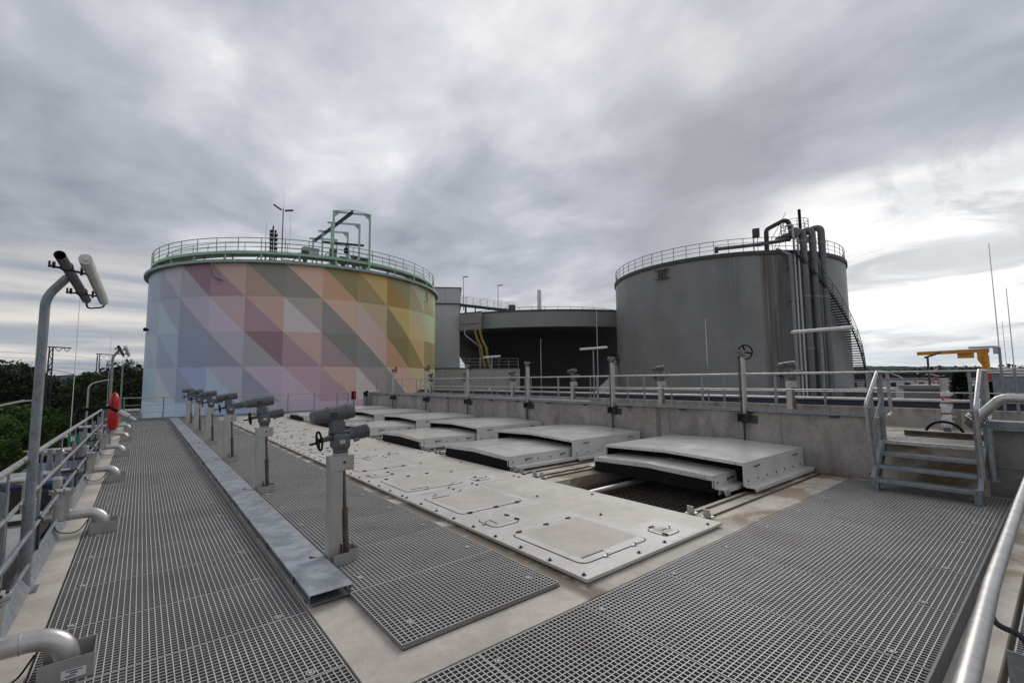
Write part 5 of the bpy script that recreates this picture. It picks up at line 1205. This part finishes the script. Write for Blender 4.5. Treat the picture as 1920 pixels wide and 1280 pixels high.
def hillz(x, y):
    d_ = math.hypot(x, y); a = math.atan2(x, y)
    if d_ < 560: return -1
    base = 21+3*math.sin(a*7)+1.2*math.sin(a*23+1)+.5*math.sin(a*57)+.3*math.sin(a*131+2)
    return base*min(1, (d_-560)/260)*(.85 if d_ > 1000 else 1)
g = MB(); vs = []; NA, ND = 700, 8
for j in range(ND):
    d_ = 560+j*70
    for i in range(NA):
        a = R(-60+200*i/(NA-1)); x, y = math.sin(a)*d_, math.cos(a)*d_; vs.append((x, y, GZ+hillz(x, y)*(1.0+.012*math.sin(i*1.7+j)+.012*math.sin(i*4.1)+.01*math.sin(i*7.7))))
g.add(vs, [(j*NA+i, j*NA+i+1, (j+1)*NA+i+1, (j+1)*NA+i) for j in range(ND-1) for i in range(NA-1)], False)
struct('hills', g, 'hill')
# parked container with blue tarpaulin below the railing
t = root('tarp_container', (-3.2,36,GZ), 'blue tarpaulin cover on a dark container beside the road', 'container')
ow('box', MB().box(-4.6,-2.6,31.0,38.0,GZ+.3,-2.95), 'dark_steel', t)
ow('tarp', MB().box(-4.7,-2.5,30.9,38.1,-2.95,-2.8), 'blue', t)

# ================================================================== trees
def leaves(mb, c, rad, n, size, rng, squash=.8):
    for _ in range(n):
        while True:
            p = V(rng.uniform(-1,1), rng.uniform(-1,1), rng.uniform(-1,1))
            if .25 < p.length < 1: break
        p = p*(.55+.45*rng.random()); q_ = V(c)+V(p.x*rad, p.y*rad, p.z*rad*squash)
        nrm = V(rng.gauss(0,1), rng.gauss(0,1), rng.gauss(.4,1)).normalized(); u = nrm.orthogonal().normalized(); v = nrm.cross(u)
        s_ = size*(.6+.8*rng.random())
        mb.add([q_+u*s_, q_+v*s_*.7, q_-u*s_, q_-v*s_*.7], [(0,1,2,3)])
def tree_proto(seed, h, w_, n, size, leafm, label, trunk=.3, name='broad_tree'):
    rng = random.Random(seed); t = root(name, (0,0,0), label, 'tree', 'trees beyond the left railing')
    tr = MB().tube([(0,0,0),(.1,.05,h*.3),(-.05,.1,h*.6),(0,0,h*.85)], [trunk, trunk*.75, trunk*.45, trunk*.15], 8)
    cr = MB(); blobs = []
    for i in range(26):
        a = rng.random()*6.283; zf = .28+.68*rng.random(); rr_ = w_*(.25+.72*rng.random())*math.sin(max(.25, min(1, (1.10-zf)*1.5)))
        c = V(math.cos(a)*rr_, math.sin(a)*rr_, h*zf); blobs.append(c)
        tr.tube([(0,0,max(.2,c.z-h*.22)), c*.6+V(0,0,c.z*.36), c], [trunk*.25, trunk*.14, .02], 5)
    for c in blobs: leaves(cr, c, w_*(.24+.16*rng.random()), n//26, size, rng)
    obj('trunk', tr, 'bark', t); obj('crown', cr, leafm, t)
    return t
TA = tree_proto(1, 7.9, 4.2, 5200, .17, 'leaf_dark', 'x'); TB = tree_proto(2, 5.6, 3.6, 5200, .13, 'leaf_bright', 'x'); TC = tree_proto(3, 8.2, 3.4, 5200, .15, 'leaf_mid', 'x')
spots = []
def T_(p, x, y, s_, label, rz=0):
    spots.append((p, x, y, s_, label, rz))
for i, (x, y, s_) in enumerate(((-15,72,1.15),(-12.2,75,1.12),(-10.2,77,1.06),(-18,70,1.2),(-8.9,79,.92),(-21,74,1.25),(-13.6,82,1.2),(-11.4,84,1.2))):
    T_('A', x, y, s_, ['dark tree behind the green bushes at the left edge, tallest of the row', 'dark tree behind the near lamp post', 'dark tree just right of the near lamp post', 'dark tree at the very left edge of the view', 'dark tree where the row steps down beside the catenary mast',
        'dark tree outermost at the left', 'dark tree in the second row behind the lamp post', 'dark tree in the second row right of the lamp post'][i], i*1.1)
for i, (x, y, s_) in enumerate(((-11.6,62,.95),(-9.6,60,.95),(-8.2,63,.9),(-7.4,66,.85),(-13.2,60,1.0),(-6.7,70,.8),(-9.0,55,.82),(-10.8,54,.85),(-6.4,58,.75),(-12.5,53,.85),(-5.6,62,.72),(-7.6,50,.55))):
    T_('B', x, y, s_, 'bright green bushy tree in the thicket between road and dark tree row', i*.9)
for i, (x, y, s_) in enumerate(((-4.6,68,1.02),(-3.3,66,.98),(-5.6,76,.95),(-2.4,60,.9))):
    T_('C', x, y, s_, ['leafy mid green tree left of the second lamp post', 'leafy mid green tree behind the second lamp post', 'smaller green tree beside the middle catenary mast', 'green tree low behind the red lifebelt case'][i], i*1.3)
for i, (x, y, s_) in enumerate(((-1.3,62,1.10),(.1,66,1.12),(-.6,57,.95),(-2.2,72,1.12))):
    T_('A', x, y, s_, ['dark tree between the farthest lamp post and the painted tank', 'dark tree touching the left edge of the painted tank', 'dark low tree in front of the others beside the painted tank', 'dark tree behind the farthest lamp post'][i], i*1.7+1)
PR_ = {'A': TA, 'B': TB, 'C': TC}; used = set()
for p, x, y, s_, l, rz in spots:
    if p in used: dup(PR_[p], (x, y, GZ), rz, l, scale=s_)
    else: used.add(p); o = PR_[p]; o.location = (x, y, GZ); o['label'] = l; o.rotation_euler.z = rz; o.scale = (s_,)*3
rng = random.Random(21); g = MB()
for i in range(150):
    a = rng.random(); y = 36+a*46; x = -5.3-(y-36)*.10-rng.random()*9
    if -12.8 < x+ (y-60)*.09 < -5.0 and rng.random() < .55 and y > 58: pass
    leaves(g, (x, y, GZ+.5), 1.1+rng.random()*.9, 60, .13, rng, .7)
tag(obj('undergrowth', g, 'leaf_bright'), 'bright green undergrowth along the road below the left railing', 'undergrowth', kind='stuff')
rng = random.Random(4); g = MB()
for i in range(900):      # wood in the far distance, reads as one mass
    a = R(-12+18*rng.random()) if i < 200 else R(74+18*rng.random()); d_ = rng.uniform(190, 330)
    if i >= 200: d_ = rng.uniform(290, 420)
    leaves(g, (math.sin(a)*d_, math.cos(a)*d_, GZ+3.6+rng.random()*(3.0 if i < 200 else 4.5)), 3.5+rng.random()*3.0, 40, .75, rng, .9)
tag(obj('far_wood', g, 'far_wood'), 'far off wood along the horizon at both sides', 'wood', kind='stuff')
def conifer(x, y, h, label):
    t = root('conifer', (x,y,GZ), label, 'tree', 'young conifers behind the far wall'); rng = random.Random(int(x*10+y*7)); g = MB()
    for i in range(3800):
        f_ = 1-rng.random()**1.5; z = GZ+.3+f_*(h-GZ-.3); r_ = (1-f_)*(h-GZ)*.42*(.3+.7*rng.random()); a = rng.random()*6.283+int(f_*18)*.9
        c = V(x+math.cos(a)*r_, y+math.sin(a)*r_, z-r_*.25); d_ = V(math.cos(a), math.sin(a), .15+.3*rng.random())*.26; s_ = V(-math.sin(a), math.cos(a), rng.uniform(-.4,.4))*.05
        g.add([c-s_, c+s_, c+d_], [(0,1,2)])
    ow('trunk', MB().cyl((x,y,GZ),(x,y,h-.05),.12,.02,8), 'bark', t); ow('crown', g, 'leaf_mid', t)
conifer(25.8, 2.9, 1.9, 'young conifer with tiered branches behind the wrapped stem'); conifer(21.9, 1.85, 1.5, 'smaller young conifer behind the bent stainless pipe')

# ================================================================== railway masts and road lamps at the left
def gantry_mast(x, y, h, arm, label):
    t = root('catenary_mast', (x,y,GZ), label, 'mast', 'lattice railway masts beyond the trees')
    g = MB(); w_ = .25
    for a, b in ((-1,-1),(1,-1),(1,1),(-1,1)): g.bar((x+a*w_,y+b*w_,GZ),(x+a*w_*.6,y+b*w_*.6,h),.09,.09)
    n_ = 14
    for i in range(n_):
        z0, z1 = GZ+(h-GZ)*i/n_, GZ+(h-GZ)*(i+1)/n_; s0, s1 = w_*(1-.4*i/n_), w_*(1-.4*(i+1)/n_); q_ = 1 if i % 2 else -1
        g.bar((x-q_*s0,y-s0,z0),(x+q_*s1,y-s1,z1),.05,.05).bar((x-q_*s0,y+s0,z0),(x+q_*s1,y+s1,z1),.05,.05).bar((x-s0,y-s0,z0),(x+s0,y-s0,z0),.05,.05)
    ow('lattice', g, 'dark_steel', t)
    if arm:
        a_ = MB().bar((x-.3,y,h+.05),(x+arm,y,h-.05),.12,.12)
        for k in range(2):
            u = x+arm*(.36+.42*k); a_.bar((u-.35,y,h),(u,y,h-.5),.06,.06).bar((u+.35,y,h),(u,y,h-.5),.06,.06)
        a_.bar((x,y,h-3.4),(x+2.2,y,h-3.2),.07,.07).bar((x+2.2,y,h-3.2),(x+.2,y,h-2.6),.05,.05)
        ow('arm', a_, 'dark_steel', t)
gantry_mast(-8.4, 75, 6.05, 1.7, 'lattice railway mast with a long arm right of the near lamp post')
gantry_mast(-5.4, 95, 6.3, 1.7, 'taller looking lattice railway mast left of the second lamp post')
gantry_mast(-5.15, 115, 6.1, 0, 'narrow lattice mast close beside the second lamp post')
wr = MB()
for z, dz_ in ((5.3,.4),(4.1,.5),(2.6,.3)):
    for k in range(2):
        pts = []
        for i in range(13):
            f_ = i/12; pts.append((-22+k*2+f_*16.5, 60+f_*58, z+.6*k-.5*math.sin(f_*math.pi*2)*dz_))
        wr.tube(pts, .022, 4)
tag(obj('overhead_wires', wr, 'dark_steel'), 'thin overhead railway wires crossing the left sky', 'wires')
for x, y, h, l in ((-2.65,40,1.9,'slim road lamp behind the lightning rod at the left'), (-4.3,25,1.05,'low curved road lamp at the far left edge')):
    t = root('road_lamp', (x,y,GZ), l, 'lamp', 'slim road lamps below the left railing')
    ow('pole', MB().tube(fillet([(x,y,GZ),(x,y,h-.15),(x+.9,y,h+.1)], .5), .05, 8), 'rail', t); ow('lamp_head', MB().bar((x+.8,y,h+.08),(x+1.2,y,h+.12),.12,.06), 'rail', t)
t = root('parked_equipment', (1.0,38,GZ), 'cluster of grey machine housings below the end railing at the tank foot', 'machine')
ow('housing', MB().box(-1.05,.1,33,35,GZ,.1).box(-.95,-.6,32.9,33,-.4,.0).box(-.4,.0,32.9,33,-.4,.0), 'stainless', t)
ow('duct', MB().cyl((-1.0,32.8,.25),(.0,32.8,.25),.12).cyl((-.8,32.8,-1),(-.8,32.8,.25),.1), 'rail', t)
# haze of the distance
hz = tag(obj('haze', MB().box(-1300, 1400, -1300, 1400, GZ-1.0, 42), 'deck'), kind='stuff')
mh = bpy.data.materials.new('haze'); mh.use_nodes = True; q = NT(mh.node_tree); q.n.clear()
vo = q.new('ShaderNodeVolumePrincipled'); vo.inputs['Color'].default_value = (.78,.86,.95,1); vo.inputs['Density'].default_value = .00012
q.link(vo.outputs[0], q.new('ShaderNodeOutputMaterial').inputs['Volume']); hz.data.materials.clear(); hz.data.materials.append(mh)
